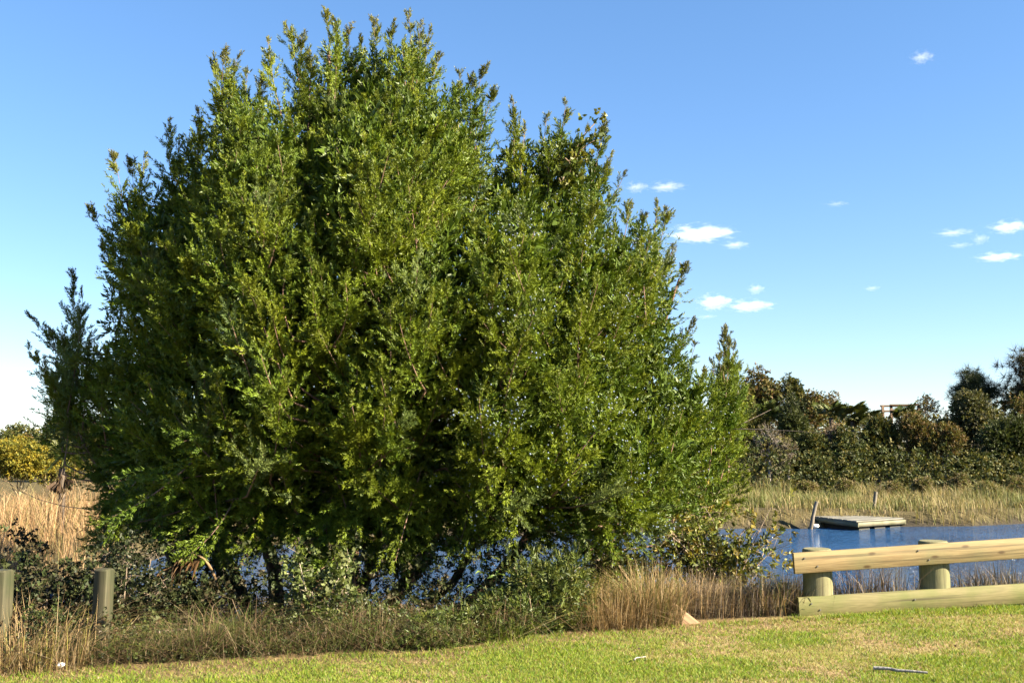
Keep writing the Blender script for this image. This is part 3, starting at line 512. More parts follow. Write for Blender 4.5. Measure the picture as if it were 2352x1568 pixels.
T_('cedar_tree', 'wide green cedar at the right edge of the far bank', 'tree', 2310, 960, 75, 42.5, 1125, DARK + [(.06, .085, .02)], n=2500, size=.40, T=FARSPRAY, m=M_CEDAR)
T_('cedar_tree', 'dark cedar beyond the right edge behind the mud bank', 'tree', 2420, 940, 80, 43, 1125, DARK, n=1600, size=.42, T=FARSPRAY, m=M_CEDAR)
T_('olive_shrub', 'shaded shrub low between the wax myrtles and the wide cedar', 'shrub', 2235, 1040, 55, 42, 1125, DARK + OLIVE, n=1300, size=.26)
for px, top, hw, Y, lab in ((1850, 1112, 32, 38, 'left of the leaning mooring pole'), (1935, 1104, 30, 37, 'between the two mooring poles'), (2050, 1108, 30, 36, 'just right of the pale mooring pole'), (2120, 1098, 34, 37, 'below the bronze wax myrtle'), (2205, 1092, 30, 38, 'below the large grey-green oak'), (2260, 1110, 30, 35, 'above the mud bank'), (2330, 1096, 34, 37, 'at the right edge of the picture'), (2345, 1165, 40, 32, 'at the right end of the mud bank')):
    tree('marsh_bush', 'tawny low bush in the far marsh grass ' + lab, 'shrub', px, top, hw, Y, 1150 if top < 1150 else 1200, [(.17, .15, .06), (.12, .13, .035), (.22, .17, .09)], n=260, size=.22, T=FARNARROW, group='low bushes in the marsh grass', trunk=.03, lobes=5)
# continuous wood behind the single trees
g = Geo(); n = 12500; x = R.uniform(-26, 36, n); y = 49 + 7 * R.random(n); px_ = W0 / 2 + x / y * F0
tp_ = np.interp(px_, [-100, 150, 330, 1600, 1700, 1750, 1810, 1860, 1910, 1960, 2010, 2060, 2110, 2160, 2210, 2260, 2310, 2360, 2450], [985, 975, 965, 960, 880, 868, 880, 905, 920, 930, 950, 958, 950, 935, 915, 905, 890, 870, 850])
zt_ = CAM_H + (HORIZON - tp_) / F0 * y - 1.1 * (1 - noise2(x, y, 1.6, 52)) * (.4 + noise2(x, y, .5, 53)); zg = ground(x, y); z = zg + (zt_ - zg) * R.random(n) ** .55
cc = pick(OLIVE + OLIVE + BRONZE + DARK, n) * R.uniform(.7, 1.25, (n, 1)) * (.7 + .6 * noise2(x, z, 1.1, 54))[:, None]
stampmix(g, FARLEAF, R.normal(size=(n, 3)) + [.2, -.3, .6], np.stack([x, y, z], 1), R.uniform(.24, .46, n), cc); tag(g.build('far_wood', M_LEAF), 'unbroken olive and bronze scrub wood along the skyline', 'wood', kind='stuff')
tree('oak_tree', 'dark tree on the skyline at the left edge of the picture', 'tree', 40, 978, 62, 52, 1085, DARK + OLIVE, n=1100, size=.34, group='trees at the left')
tree('oak_tree', 'dark olive tree on the skyline against the left side of the cedar', 'tree', 150, 938, 62, 46, 1090, DARK + OLIVE, n=1300, size=.32, group='trees at the left')
tree('oak_tree', 'olive tree behind the palmetto left of the cedar', 'tree', 240, 960, 60, 44, 1090, OLIVE, n=1000, size=.32, group='trees at the left')
tree('oak_tree', 'distant dark tree just outside the left edge', 'tree', -110, 960, 75, 55, 1085, DARK, n=900, size=.36, group='trees at the left')
tree('yellow_shrub', 'bright yellow-green rounded shrub at the left edge behind the dry grass', 'shrub', 45, 1004, 95, 29, 1130, YEL, n=3200, size=.20, group='trees at the left', stemcol=(.2, .16, .1), trunk=.04)
tree('yellow_shrub', 'yellow-olive shrub between the bright yellow one and the palmetto', 'shrub', 150, 1035, 60, 30, 1130, YEL + OLIVE, n=1200, size=.20, group='trees at the left', stemcol=(.2, .16, .1), trunk=.04)

g = Geo(); n = 8000; x = R.uniform(4, 30, n); y = R.uniform(37.8, 47, n); z = ground(x, y) + R.random(n) * (.3 + 2.2 * noise2(x, y, 1.7, 51)) * ss(37.4, 40.5, y)
stampmix(g, FARLEAF, R.normal(size=(n, 3)) + [0, -.2, .6], np.stack([x, y, z], 1), R.uniform(.18, .34, n), pick(DARK + OLIVE, n)); tag(g.build('far_thicket', M_LEAF), 'dark tangled thicket filling the gaps between the far bank trees', 'thicket', kind='stuff')
# palmettos: each frond a part
def frond_mesh(name, Lp, Lf, col, droop, blades_n=18, old=False, fan=3.6):
    g = Geo(); P = bez(np.zeros(3), np.array([0, 0, Lp * .6]), np.array([Lp * .35, 0, Lp]), 5); tube(g, P, np.linspace(.016, .009, 5), 4, np.asarray(col) * 1.1)
    hub = P[-1]; ax = unit(np.array([.6, 0, .8]) if not old else np.array([.25, 0, 1.]))
    for k in range(blades_n):
        a = (k / (blades_n - 1) - .5) * fan; d = unit(ax * math.cos(a) + np.array([0, 1, 0]) * math.sin(a) + np.array([0, 0, .1]) ); l = Lf * (1 - .25 * abs(a) / 1.8) * R.uniform(.9, 1.1)
        s = unit(np.cross(d, [.8, 0, -.6])) * Lf * .042; m = hub + d * l * .55 + [0, 0, .03]; t = hub + d * l + np.array([0, 0, -droop * l]); q = R.uniform(.75, 1.2)
        g.add([hub, m + s, t, m - s], [[0, 1, 2], [0, 2, 3]], np.asarray(col) * q)
    return g.mesh(name, M_LEAF if old else M_GLOSSY)
FR = [frond_mesh('frond', .5, .75, c, dr) for c, dr in (((.095, .12, .03), .15), ((.12, .13, .035), .25), ((.07, .10, .03), .2))]
FD = [frond_mesh('dead_frond', .4, .5, c, .3, 10, True, 1.0) for c in ((.075, .045, .025), (.05, .032, .018))]
def palmetto(label, px, py, Y, n=14, sc=1.0, dead=0, group='palmettos on the far bank'):
    c = at(px, py, Y); b = np.array([c[0], c[1], g1(c[0], c[1]) - .05]); o = thing('palmetto', label, 'palm', b, group)
    g = Geo(); P = bez(b, (b + c) / 2 + [.06, 0, 0], c, 7); tube(g, P, np.linspace(.13, .10, 7) * min(sc, 1), 8, (.075, .055, .04)); g.build('trunk', M_BARK, o, True, b)
    for k in range(n + dead):
        d = k >= n; ob = link('dead_frond' if d else 'frond', (FD[k % 2] if d else FR[k % 3]), o); ob.location = tuple(c - b)
        az = k * 2.4 + R.uniform(-.3, .3); tilt = R.uniform(2.3, 2.75) if d else R.uniform(-.25, .85)
        ob.rotation_euler = (mathutils.Matrix.Rotation(az, 3, 'Z') @ mathutils.Matrix.Rotation(tilt, 3, 'Y') @ mathutils.Matrix.Rotation(R.uniform(-1.3, 1.3), 3, 'Z')).to_euler(); ob.scale = (sc * R.uniform(.85, 1.15),) * 3
palmetto('palmetto with a spiky head on the skyline right of the low bronze tree', 1908, 958, 46, 12, .85)
palmetto('palmetto with the widest fan head in the middle of the far bank skyline', 1958, 966, 46, 14, .95)
palmetto('low palmetto at the right end of the palmetto group', 1992, 982, 46, 12, .85)
palmetto('lone palmetto partly behind the right edge of the cedar', 1755, 965, 46, 12, .85)
palmetto('palmetto head under the timber frame on the skyline', 2082, 966, 47, 12, .8)
palmetto('palmetto with a hanging skirt of dead brown fronds left of the cedar', 142, 1075, 20, 8, .58, 12, None)

# timber frame (lookout) on the skyline
fb = at(2081, 1000, 53); fb[2] = g1(fb[0], fb[1]) - .1; fr = thing('timber_frame', 'brown timber lookout frame showing above the far trees', 'frame', fb)
zt = at(2081, 930, 53)[2]; hw = 36 * 53 / F0
for sx in (-1, 1):
    for sy in (0, 1.2):
        g = Geo(); box(g, (-.06, -.06, 0), (.06, .06, zt - fb[2])); p = g.build('post', M_FRAME, fr); p.location = (sx * (hw - .1), sy, 0)
for dz in (0, -.28):
    for sy in (-.1, 1.3):
        g = Geo(); box(g, (-hw, -.03, -.05), (hw, .03, .05)); p = g.build('rail', M_FRAME, fr); p.location = (0, sy, zt - fb[2] + dz)
g = Geo(); box(g, (-hw + .02, -.02, -.04), (hw - .02, 1.24, 0)); p = g.build('deck', M_FRAME, fr); p.location = (0, 0, zt - fb[2] - 1.0)

# ------------------------------------------------------------------ floating dock and poles
Nn_ = on_level(1970, 1199, -.58); dang = math.atan2(.60, .80); dock = thing('floating_dock', 'weathered grey plank dock floating by the far bank', 'dock', (Nn_[0], Nn_[1], -.58)); dock.rotation_euler = (math.radians(2.2), math.radians(.6), dang)
LX, LY = 2.2, 2.25; npk = 15; pw = LY / npk
me = Geo(); box(me, (-.03, -pw / 2 + .006, 0), (LX + .03, pw / 2 - .006, .035), .004); pm = me.mesh('plank', M_DECK)
for k in range(npk):
    p = link('plank', pm, dock, (R.uniform(-.012, .012), pw * (k + .5), R.uniform(-.004, .004))); p.rotation_euler = (0, 0, R.normal() * .004)
g = Geo(); box(g, (0, -.04, -.125), (LX, -.002, -.004)); g.build('fascia', M_FASCIA, dock)
g = Geo(); box(g, (0, LY + .002, -.125), (LX, LY + .04, -.004)); g.build('fascia', M_FASCIA, dock)
for x0 in (-.04, LX + .002):
    g = Geo(); box(g, (0, -.04, -.125), (LY + .08, -.002, -.004)); p = g.build('fascia', M_FASCIA, dock); p.rotation_euler = (0, 0, math.pi / 2); p.location = (x0, -.04, 0)
for x0 in (.12, .85, 1.58):
    g = Geo(); box(g, (x0, .04, -.42), (x0 + .5, LY - .08, -.128), .03); g.build('float', M_FLOAT, dock)
g = Geo(); box(g, (-.62, LY - .25, -.045), (-.045, LY - .02, -.005)); g.build('side_plank', M_DECK, dock)
def pole(label, p0, p1, r, Y):
    a = at(*p0, Y); b_ = at(*p1, Y); a[2] = min(a[2], -1.0); o = thing('mooring_pole', label, 'pole', a, 'mooring poles at the floating dock'); v = b_ - a; l = np.linalg.norm(v)
    g = Geo(); z = np.linspace(0, l, 8); P = np.stack([R.normal(size=8) * .006, R.normal(size=8) * .006, z], 1); tube(g, P, np.linspace(r, r * .88, 8), 10); s_ = g.build('shaft', M_POLE, o, True)
    g = Geo(); tube(g, [(0, 0, l + .0015), (0, 0, l + .008)], [r * .85, r * .7], 10); g.build('cut_end', M_FASCIA, o)
    o.rotation_mode = 'QUATERNION'; o.rotation_quaternion = mathutils.Vector((0, 0, 1)).rotation_difference(mathutils.Vector(v))
pole('dark mooring pole leaning right at the left end of the floating dock', (1858, 1216), (1875, 1151), .055, 27.6)
pole('pale mooring pole standing behind the right half of the floating dock', (2001, 1190), (2012, 1129), .06, 30.2)
fl = on_level(1874, 1209, WATER + .05); g = Geo(); a = np.linspace(0, math.pi, 7)
for k in range(1): tube(g, np.stack([np.linspace(-.09, .09, 9), np.zeros(9), np.zeros(9)], 1), .055 * np.sqrt(np.maximum(1 - np.linspace(-1, 1, 9) ** 4, .02)), 10)
fo = g.build('foam_float', M_WHITE, None, True); fo.location = (fl[0], fl[1], WATER + .07); tag(fo, 'small white float on the water at the left end of the dock', 'float')

# ------------------------------------------------------------------ rail fence at the right
A0 = at(1823, 1270, 9.22); A1 = at(2352, 1235, 9.40); L0 = at(1834, 1372, 9.26); L1 = at(2352, 1340, 9.44)
fence = thing('rail_fence', 'low timber barrier of two boards bolted to round posts on the lawn edge', 'fence', (A0[0], A0[1], g1(A0[0], A0[1])))
def board(name, p, q, over, h, th, m):
    d = q - p; l = np.linalg.norm(d); d = d / l; g = Geo(); box(g, (0, 0, -h), (l * over, th, 0), .005); o = g.build(name, m, fence)
    yaw = math.atan2(d[1], d[0]); o.rotation_euler = (0, -math.asin(d[2]), yaw); o.location = tuple(p - np.array(fence.location)); return o, d, l
tr_, dT, lT = board('top_rail', A0, A1, 1.75, .186, .045, M_RAIL); lb_, dL, lL = board('lower_board', L0, L1, 1.75, .18, .045, M_LOWER)
for k, (px, pt) in enumerate(((1876, 1259), (2143, 1241), (2408, 1224))):
    Yp = 9.22 + .18 * (px - 1823) / 529 + .045 + .137; tp = at(px, pt, Yp); zb = g1(tp[0], tp[1]) - .25; r = .133; hgt = tp[2] - zb
    g = Geo(); aa = np.arange(28) * 2 * math.pi / 28; zz = np.concatenate([np.linspace(0, hgt - .012, 8), [hgt]]); rr = np.concatenate([np.linspace(r * 1.03, r, 8), [r - .012]])
    V = np.stack([np.outer(rr, np.cos(aa)), np.outer(rr, np.sin(aa)), np.outer(zz, np.ones(28))], -1); V += .003 * np.sin(3 * aa + k)[None, :, None] * [1, 1, 0]
    i = np.arange(8)[:, None] * 28; j = np.arange(28)[None]; F = np.stack([i + j, i + (j + 1) % 28, i + 28 + (j + 1) % 28, i + 28 + j], -1).reshape(-1, 4)
    g.add(V.reshape(-1, 3), F); g.add(V[-1], [list(range(28))]); po = g.build('post', M_POST, fence, True); po.location = tuple(np.array([tp[0], tp[1], zb]) - np.array(fence.location))
    md = po.modifiers.new('edges', 'EDGE_SPLIT'); md.split_angle = .6
bolt = Geo(); tube(bolt, [(0, 0, 0), (0, -.008, 0)], [.008, .007], 8); bm_ = bolt.mesh('bolt', plain('bolt_steel', (.12, .11, .10), .5))
for bx_, bz_, (o_, p_, d_) in ((.10, -.05, (0, A0, dT)), (.22, -.13, (0, A0, dT)), (1.18, -.05, (0, A0, dT)), (1.28, -.14, (0, A0, dT)), (1.1, -.08, (0, L0, dL)), (.12, -.06, (0, L0, dL)), (.2, -.12, (0, L0, dL))):
    q = p_ + d_ * bx_ + np.array([0, -.0015, bz_]); link('bolt', bm_, fence, tuple(q - np.array(fence.location)))

# square posts at the left
def sqpost(label, px, top, Y, w, rot, lean):
    t = at(px, top, Y); zb = g1(t[0], t[1]) - .12; h = t[2] - zb; g = Geo(); b = .006
    for (z0, z1, r0, r1) in ((0, h - .012, w / 2, w / 2), (h - .012, h, w / 2, w / 2 - .012)):
        c0 = [(-r0 + b, -r0), (r0 - b, -r0), (r0, -r0 + b), (r0, r0 - b), (r0 - b, r0), (-r0 + b, r0), (-r0, r0 - b), (-r0, -r0 + b)]; c1 = [(x * r1 / r0, y * r1 / r0) for x, y in c0]
        g.add([(x, y, z0) for x, y in c0] + [(x, y, z1) for x, y in c1], [[i, (i + 1) % 8, 8 + (i + 1) % 8, 8 + i] for i in range(8)])
    g.add([(x, y, h) for x, y in c1], [list(range(8))]); o = g.build('fence_post', M_SQPOST); o.location = (t[0], t[1], zb); o.rotation_euler = (0, lean, rot); return tag(o, label, 'post', 'square timber posts at the left')
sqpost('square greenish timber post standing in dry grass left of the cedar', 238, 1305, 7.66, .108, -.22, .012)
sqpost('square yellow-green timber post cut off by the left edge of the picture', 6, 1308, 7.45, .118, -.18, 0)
tp_ = at(1550, 1372, 9.05); g = Geo(); box(g, (0, -.02, -.16), (.36, .02, 0), .004); o = g.build('fallen_plank', M_TAN); o.location = tuple(at(1532, 1370, 9.0)); o.rotation_euler = (0, math.radians(38), .05); tag(o, 'tan plank end tilted into the ground between the pale grass clumps', 'plank')

# ------------------------------------------------------------------ lawn grass
def lawn_pts(n):
    y = R.uniform(5.0, 10.2, int(n * 1.9)); x = R.uniform(-1, 1, len(y)) * (y * .53 + 1.6); k = y < edge(x) - .02 + .12 * (noise2(x, y, .15, 21) - .5); return x[k][:n], y[k][:n]
x, y = lawn_pts(460000)
patch = .06 + .55 * noise2(x, y, .55, 22) + .3 * noise2(x, y * 2.0, .22, 23) + .15 * noise2(x, y, .09, 24)
litter = ss(-.7, -.1, y - edge(x) + .5 * (noise2(x, y, .4, 9) - .5)) * (1 - ss(1.2, 3.0, x))
keep = R.random(len(x)) < np.clip(.25 + 1.3 * (patch - .18), .12, 1) * (1 - .55 * litter); x, y, patch, litter = x[keep], y[keep], patch[keep], litter[keep]
P = np.stack([x, y, ground(x, y) - .004], 1); n = len(x)
tt = ss(.36, .62, patch + R.normal(size=n) * .09)[:, None]
cg = pick([(.16, .26, .02), (.21, .29, .025), (.12, .20, .02), (.28, .28, .05), (.07, .11, .02)], n); cb = pick([(.12, .08, .05), (.36, .26, .14), (.26, .18, .10), (.42, .34, .20), (.22, .20, .06)], n)
sel = (R.random((n, 1)) < .15 + .75 * tt); C = np.where(sel, cg, cb)
hh = np.where(sel[:, 0], R.uniform(.014, .034, n), R.uniform(.008, .026, n)) * (1 + .6 * ss(-.3, 0, y - edge(x)))
g = Geo(); spikes(g, P, hh, R.uniform(.2, 1.3, n), .0034, C); tag(g.build('lawn_grass', M_BLADE), 'short yellow-green lawn grass with tan thatch patches', 'grass', kind='stuff')
# fallen leaves and bits of straw on the lawn
n = 900; x, y = lawn_pts(n); P = np.stack([x, y, ground(x, y) + .015], 1); g = Geo(); stampmix(g, [t_leaves(rt, 1, .8, .28, .2)], R.normal(size=(n, 3)) * [1, 1, .25], P, R.uniform(.015, .035, n), pick([(.22, .14, .08), (.14, .085, .055), (.26, .20, .13), (.09, .065, .05)], n))
tag(g.build('leaf_litter', M_DRY), 'small fallen leaves and straw scattered over the lawn', 'leaves', kind='stuff')
def stick(label, pts, r, col, Y=None, z=.012):
    P = np.array([on_level(px, py, .0) for px, py in pts]); P[:, 2] = ground(P[:, 0], P[:, 1]) + z; o = Geo(); Q = np.concatenate([np.linspace(P[i], P[i + 1], 4)[:-1] for i in range(len(P) - 1)] + [P[-1:]]); Q += R.normal(size=Q.shape) * .004
    tube(o, Q, np.linspace(r, r * .6, len(Q)), 7, col); return tag(o.build('stick', M_BARK, None, True, Q[0]), label, 'stick')
stick('long grey stick lying on the lawn at the bottom right', [(2005, 1548), (2060, 1554), (2130, 1560)], .013, (.19, .18, .175), z=.026)
stick('short grey twig lying on the lawn in the middle', [(1455, 1523), (1482, 1514)], .006, (.2, .18, .16), z=.02)
# crumpled white litter
pp = on_level(138, 1526, .03); g = Geo(); u = np.linspace(0, 2 * math.pi, 9)[:-1]; vv = np.linspace(-1.2, 1.2, 5); V = np.array([[math.cos(a) * math.cos(b) * .034, math.sin(a) * math.cos(b) * .022, math.sin(b) * .016] for b in vv for a in u]) * R.uniform(.7, 1.25, (40, 1))
g.add(V, [[r * 8 + k, r * 8 + (k + 1) % 8, r * 8 + 8 + (k + 1) % 8, r * 8 + 8 + k] for r in range(4) for k in range(8)]); g.add(V[-8:], [list(range(8))]); o = g.build('paper_scrap', M_WHITE); o.location = tuple(pp); tag(o, 'crumpled white paper scrap at the lawn edge by the left posts', 'litter')

# ------------------------------------------------------------------ grasses and undergrowth
STRAW = [(.42, .29, .15), (.35, .24, .12), (.47, .36, .21), (.27, .18, .09)]; STRAWG = STRAW + [(0.173, 0.173, 0.0432), (0.122, 0.144, 0.036)]; GREYG = [(0.194, 0.151, 0.122), (0.144, 0.108, 0.0936), (0.238, 0.194, 0.144), (0.108, 0.0936, 0.0576)]
def field(name, label, cat, n, sx, sy, h, lean, wid, cols, ok=None, zmin=-.70, tipk=1.15, mat_=None):
    x = R.uniform(*sx, n); y = R.uniform(*sy, n); z = ground(x, y); k = z > zmin
    if ok is not None: k &= ok(x, y)
    x, y, z = x[k], y[k], z[k]; n = len(x); g = Geo(); C = pick(cols, n) * R.uniform(.8, 1.2, (n, 1)); gq = ss(.5, .75, noise2(x, y, 1.9, 35))[:, None] * (name == 'marsh_grass') * .8; C = C * (1 - gq) + np.array([.12, .15, .04]) * gq; pat = .25 + 1.3 * noise2(x, y, .9, 31) * (.5 + noise2(x, y, 3.1, 36))
    blades(g, np.stack([x, y, z - .02], 1), R.uniform(*h, n) * pat, R.uniform(*lean, n), wid, C * .75, C * tipk); return tag(g.build(name, mat_ or M_DRY), label, cat, kind='stuff')
field('dry_grass', 'tall golden dry grass filling the field at the left edge', 'grass', 26000, (-15, -3.6), (10.5, 27), (.40, .95), (.05, .8), .005, [(.44, .27, .14), (.36, .22, .11), (.50, .35, .20), (.30, .20, .10), (.24, .21, .08)], lambda x, y: (x < -.47 * (y - 10) - 3.4 + .8 * noise2(x, y, 1.0, 33)))
field('marsh_grass', 'tan and green marsh grass along the far creek bank', 'grass', 62000, (-9, 30), (24, 37.5), (.28, .58), (.05, .6), .009, [(.33, .26, .12), (.26, .23, .08), (.17, .18, .06), (.40, .31, .17)], lambda x, y: (noise2(x, y, 1.4, 34) > .18) | (ground(x, y) < -.55), -.79)
def clump(name, label, px, py, Y, n, spread, h, lean, wid, cols, group='grass clumps along the lawn edge', m=None, flat=1.0, tip=1.15, az=None):
    c = at(px, py, Y); c[2] = g1(c[0], c[1]); q = np.clip(R.normal(size=(n, 2)), -1.7, 1.7) * spread * [1, flat]; x = c[0] + q[:, 0]; y = c[1] + q[:, 1]; y = edge(x) - .05 + np.abs(y - edge(x) + .05); g = Geo(); C = pick(cols, n)
    a = np.arctan2(q[:, 1], q[:, 0]) + R.normal(size=n) * .7 if az is None else az + R.normal(size=n) * .5
    blades(g, np.stack([x, y, ground(x, y) - .02], 1), (h[0] * .5 + (h[1] - h[0] * .5) * R.random(n) ** 1.3), np.abs(R.normal(size=n)) * lean, wid, C * .7, C * tip, a); return tag(g.build(name, m or M_DRY, None, False, c), label, 'grass', group)
clump('grass_clump', 'tallest pale straw clump with upright blades beside the tan plank', 1500, 1400, 9.0, 1500, .13, (.35, .66), .42, .0028, STRAWG)
clump('grass_clump', 'pale straw clump sprawling left of the tallest straw clump', 1420, 1420, 8.85, 1600, .20, (.22, .46), .75, .0028, STRAW)
clump('grass_clump', 'green-gold clump of stiff blades in front of the water', 1350, 1410, 9.0, 900, .14, (.30, .56), .40, .0024, [(.30, .24, .07), (.20, .20, .05), (.40, .29, .14)])
clump('grass_clump', 'grey-tan clump just right of the tan plank', 1610, 1400, 9.5, 1100, .18, (.30, .50), .50, .0026, GREYG + STRAW)
clump('grass_clump', 'purplish grey clump under the olive shrub', 1690, 1400, 9.6, 1200, .20, (.25, .42), .60, .0026, GREYG)
clump('grass_clump', 'grey-gold clump between the purplish clump and the fence end', 1760, 1400, 9.6, 1200, .17, (.28, .46), .55, .0026, GREYG + STRAWG)
clump('grass_clump', 'dark rushes standing against the left end of the rail fence', 1800, 1400, 9.75, 1300, .14, (.28, .48), .30, .0026, [(.12, .10, .08), (.18, .14, .11), (.10, .10, .05)])
clump('grass_clump', 'thin dark rushes behind the fence between the two posts', 1990, 1400, 10.3, 500, .22, (.30, .58), .22, .003, [(.10, .08, .07), (.20, .15, .11)], flat=.3)
clump('grass_clump', 'thin rushes behind the fence at the right edge of the picture', 2300, 1395, 10.6, 420, .25, (.25, .5), .25, .003, [(.12, .10, .07), (.22, .17, .11)], flat=.3)
clump('grass_clump', 'long golden grass flopped over in the bottom left corner', 40, 1500, 7.3, 1100, .28, (.30, .62), 1.1, .0024, STRAW + [(.34, .30, .08)])
clump('grass_clump', 'sparse straw tuft in front of the left square post', 150, 1500, 7.6, 260, .18, (.12, .38), .9, .002, STRAWG)
clump('grass_clump', 'green and straw tuft at the foot of the middle-left square post', 275, 1500, 7.75, 200, .14, (.10, .30), .8, .002, STRAWG)
clump('grass_clump', 'small straw tuft at the lawn edge below the dead palm frond', 490, 1490, 7.75, 300, .10, (.14, .36), .8, .002, STRAWG)
clump('grass_clump', 'bright green broad blades sprouting under the middle of the cedar', 885, 1465, 7.95, 60, .03, (.15, .30), .5, .007, [(.12, .19, .025), (.16, .22, .03)], m=M_BLADE)
clump('grass_clump', 'green tuft at the lawn edge left of the feathery bush', 1130, 1450, 8.3, 420, .16, (.10, .24), .5, .0035, [(.10, .15, .02), (.15, .18, .03)], m=M_BLADE)
# bank cover under the tree: leafy thicket and straw
def cover(name, label, n, sx, dy, h, cols, size, T, m, seed, cat='undergrowth', zk=1.0):
    x = R.uniform(*sx, n); s = R.uniform(*dy, n); y = edge(x) + s; top = (h[0] + (h[1] - h[0]) * noise2(x, y, .5, seed)) * ss(-.05, .3, s); z = ground(x, y) + R.random(n) ** .7 * top; k = (ground(x, y) > -.8) & ~((np.abs(x + 3.14) < .12) & (y < 7.7))
    g = Geo(); stampmix(g, T, (R.normal(size=(n, 3)) + [0, -.2, .7])[k], np.stack([x, y, z], 1)[k], (size * R.uniform(.6, 1.3, n))[k], (pick(cols, n) * R.uniform(.75, 1.25, (n, 1)))[k]); return tag(g.build(name, m), label, cat, kind='stuff')
cover('bramble_leaves', 'small glossy green bramble leaves under the left half of the cedar', 9500, (-3.6, .3), (.05, 2.0), (.06, .48), [(.05, .07, .018), (.075, .09, .022), (.035, .045, .015), (.09, .06, .03)], .056, SMALL, M_GLOSSY, 41)
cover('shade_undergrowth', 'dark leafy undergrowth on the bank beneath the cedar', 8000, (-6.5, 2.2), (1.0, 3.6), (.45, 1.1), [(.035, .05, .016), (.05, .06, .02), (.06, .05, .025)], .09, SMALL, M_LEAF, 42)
cover('green_undergrowth', 'fresh green feathery weeds along the lawn edge under the middle of the cedar', 2600, (-.75, .75), (.05, .9), (.12, .45), [(.08, .115, .02), (.06, .09, .025), (.11, .13, .025)], .12, FINE, M_CEDAR, 43)
x = R.uniform(-3.3, .3, 7000); y = edge(x) + np.abs(R.normal(size=7000)) * .42 + .02; kk = (noise2(x, y, .28, 45) > .38) & ~((np.abs(x + 3.14) < .14) & (y < 7.8)); x, y = x[kk], y[kk]; ns = len(x); g = Geo(); C = pick([(.30, .20, .12), (.20, .13, .075), (.36, .27, .17), (.10, .065, .04), (.08, .10, .025), (.12, .14, .04), (.10, .15, .03), (.15, .18, .04)], ns)
blades(g, np.stack([x, y, ground(x, y) + R.uniform(-.02, .12, ns)], 1), R.uniform(.06, .42, ns) * (.3 + 1.0 * noise2(x, y, .4, 44)) * (.45 + .55 * ss(-3.0, -2.2, x)), np.abs(R.normal(size=ns)) * 1.8, .0018, C * .8, C)
tag(g.build('dead_stems', M_DRY), 'tangle of tan dead stems along the lawn edge under the cedar', 'undergrowth', kind='stuff')
field('bank_grass', 'grey and straw grass covering the bank down to the creek', 'grass', 9000, (.6, 9), (8.5, 13.5), (.12, .34), (.1, .6), .004, GREYG + [(.14, .13, .06)], lambda x, y: y > edge(x) + .15, -.78)

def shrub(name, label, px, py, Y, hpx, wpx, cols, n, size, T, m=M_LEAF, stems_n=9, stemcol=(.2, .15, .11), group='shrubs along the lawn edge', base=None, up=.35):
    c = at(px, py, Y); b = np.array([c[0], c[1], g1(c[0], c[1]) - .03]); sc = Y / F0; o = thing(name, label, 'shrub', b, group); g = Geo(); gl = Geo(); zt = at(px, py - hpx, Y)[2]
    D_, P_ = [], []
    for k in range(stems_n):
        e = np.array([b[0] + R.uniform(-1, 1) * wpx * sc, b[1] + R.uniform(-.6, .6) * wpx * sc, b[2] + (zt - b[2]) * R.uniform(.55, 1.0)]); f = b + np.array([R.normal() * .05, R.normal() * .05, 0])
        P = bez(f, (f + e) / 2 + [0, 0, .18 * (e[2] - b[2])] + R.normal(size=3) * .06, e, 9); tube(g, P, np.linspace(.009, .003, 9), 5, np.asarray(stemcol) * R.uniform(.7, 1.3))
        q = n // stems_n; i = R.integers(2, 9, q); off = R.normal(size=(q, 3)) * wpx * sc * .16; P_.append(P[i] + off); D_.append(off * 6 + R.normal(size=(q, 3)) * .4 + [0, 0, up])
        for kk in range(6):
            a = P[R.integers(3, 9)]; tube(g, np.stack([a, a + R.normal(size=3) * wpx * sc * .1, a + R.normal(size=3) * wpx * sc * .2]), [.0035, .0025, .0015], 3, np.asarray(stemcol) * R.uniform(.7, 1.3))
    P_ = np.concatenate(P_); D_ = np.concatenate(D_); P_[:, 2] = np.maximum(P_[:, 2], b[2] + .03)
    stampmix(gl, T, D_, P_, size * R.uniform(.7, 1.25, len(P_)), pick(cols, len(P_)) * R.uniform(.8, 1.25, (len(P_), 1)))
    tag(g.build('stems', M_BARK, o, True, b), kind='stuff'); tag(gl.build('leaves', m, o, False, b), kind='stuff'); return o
shrub('olive_shrub', 'leggy olive and gold leaved shrub leaning over the creek beside the fence', 1665, 1400, 10.2, 240, 140, [(.15, .15, .025), (.10, .12, .02), (.20, .16, .03), (.07, .085, .02)], 800, .11, NARROW, M_GLOSSY, 22, (.24, .18, .13))
shrub('olive_shrub', 'dark leafy shrub against the cedar edge above the straw clumps', 1440, 1400, 10.0, 160, 90, [(.06, .07, .02), (.09, .09, .02), (.04, .05, .016)], 700, .11, NARROW, M_GLOSSY, 12)
shrub('feathery_bush', 'soft feathery green bush at the lawn edge left of the straw clumps', 1240, 1430, 8.75, 140, 85, [(.085, .115, .022), (.11, .13, .025), (.07, .10, .03)], 1300, .13, FINE, M_CEDAR, 16, (.2, .16, .09))
shrub('privet_shrub', 'slender small-leaved shrub with bare pale stems under the cedar middle', 735, 1420, 8.1, 150, 80, [(.10, .13, .03), (.075, .10, .025), (.15, .17, .06)], 480, .075, LEAVES, M_GLOSSY, 12, (.30, .25, .19))
shrub('dark_shrub', 'small dark round shrub against the golden grass at the left', 72, 1330, 10.2, 105, 42, [(.03, .035, .015), (.045, .045, .02), (.025, .028, .012)], 520, .09, SMALL, M_LEAF, 12)
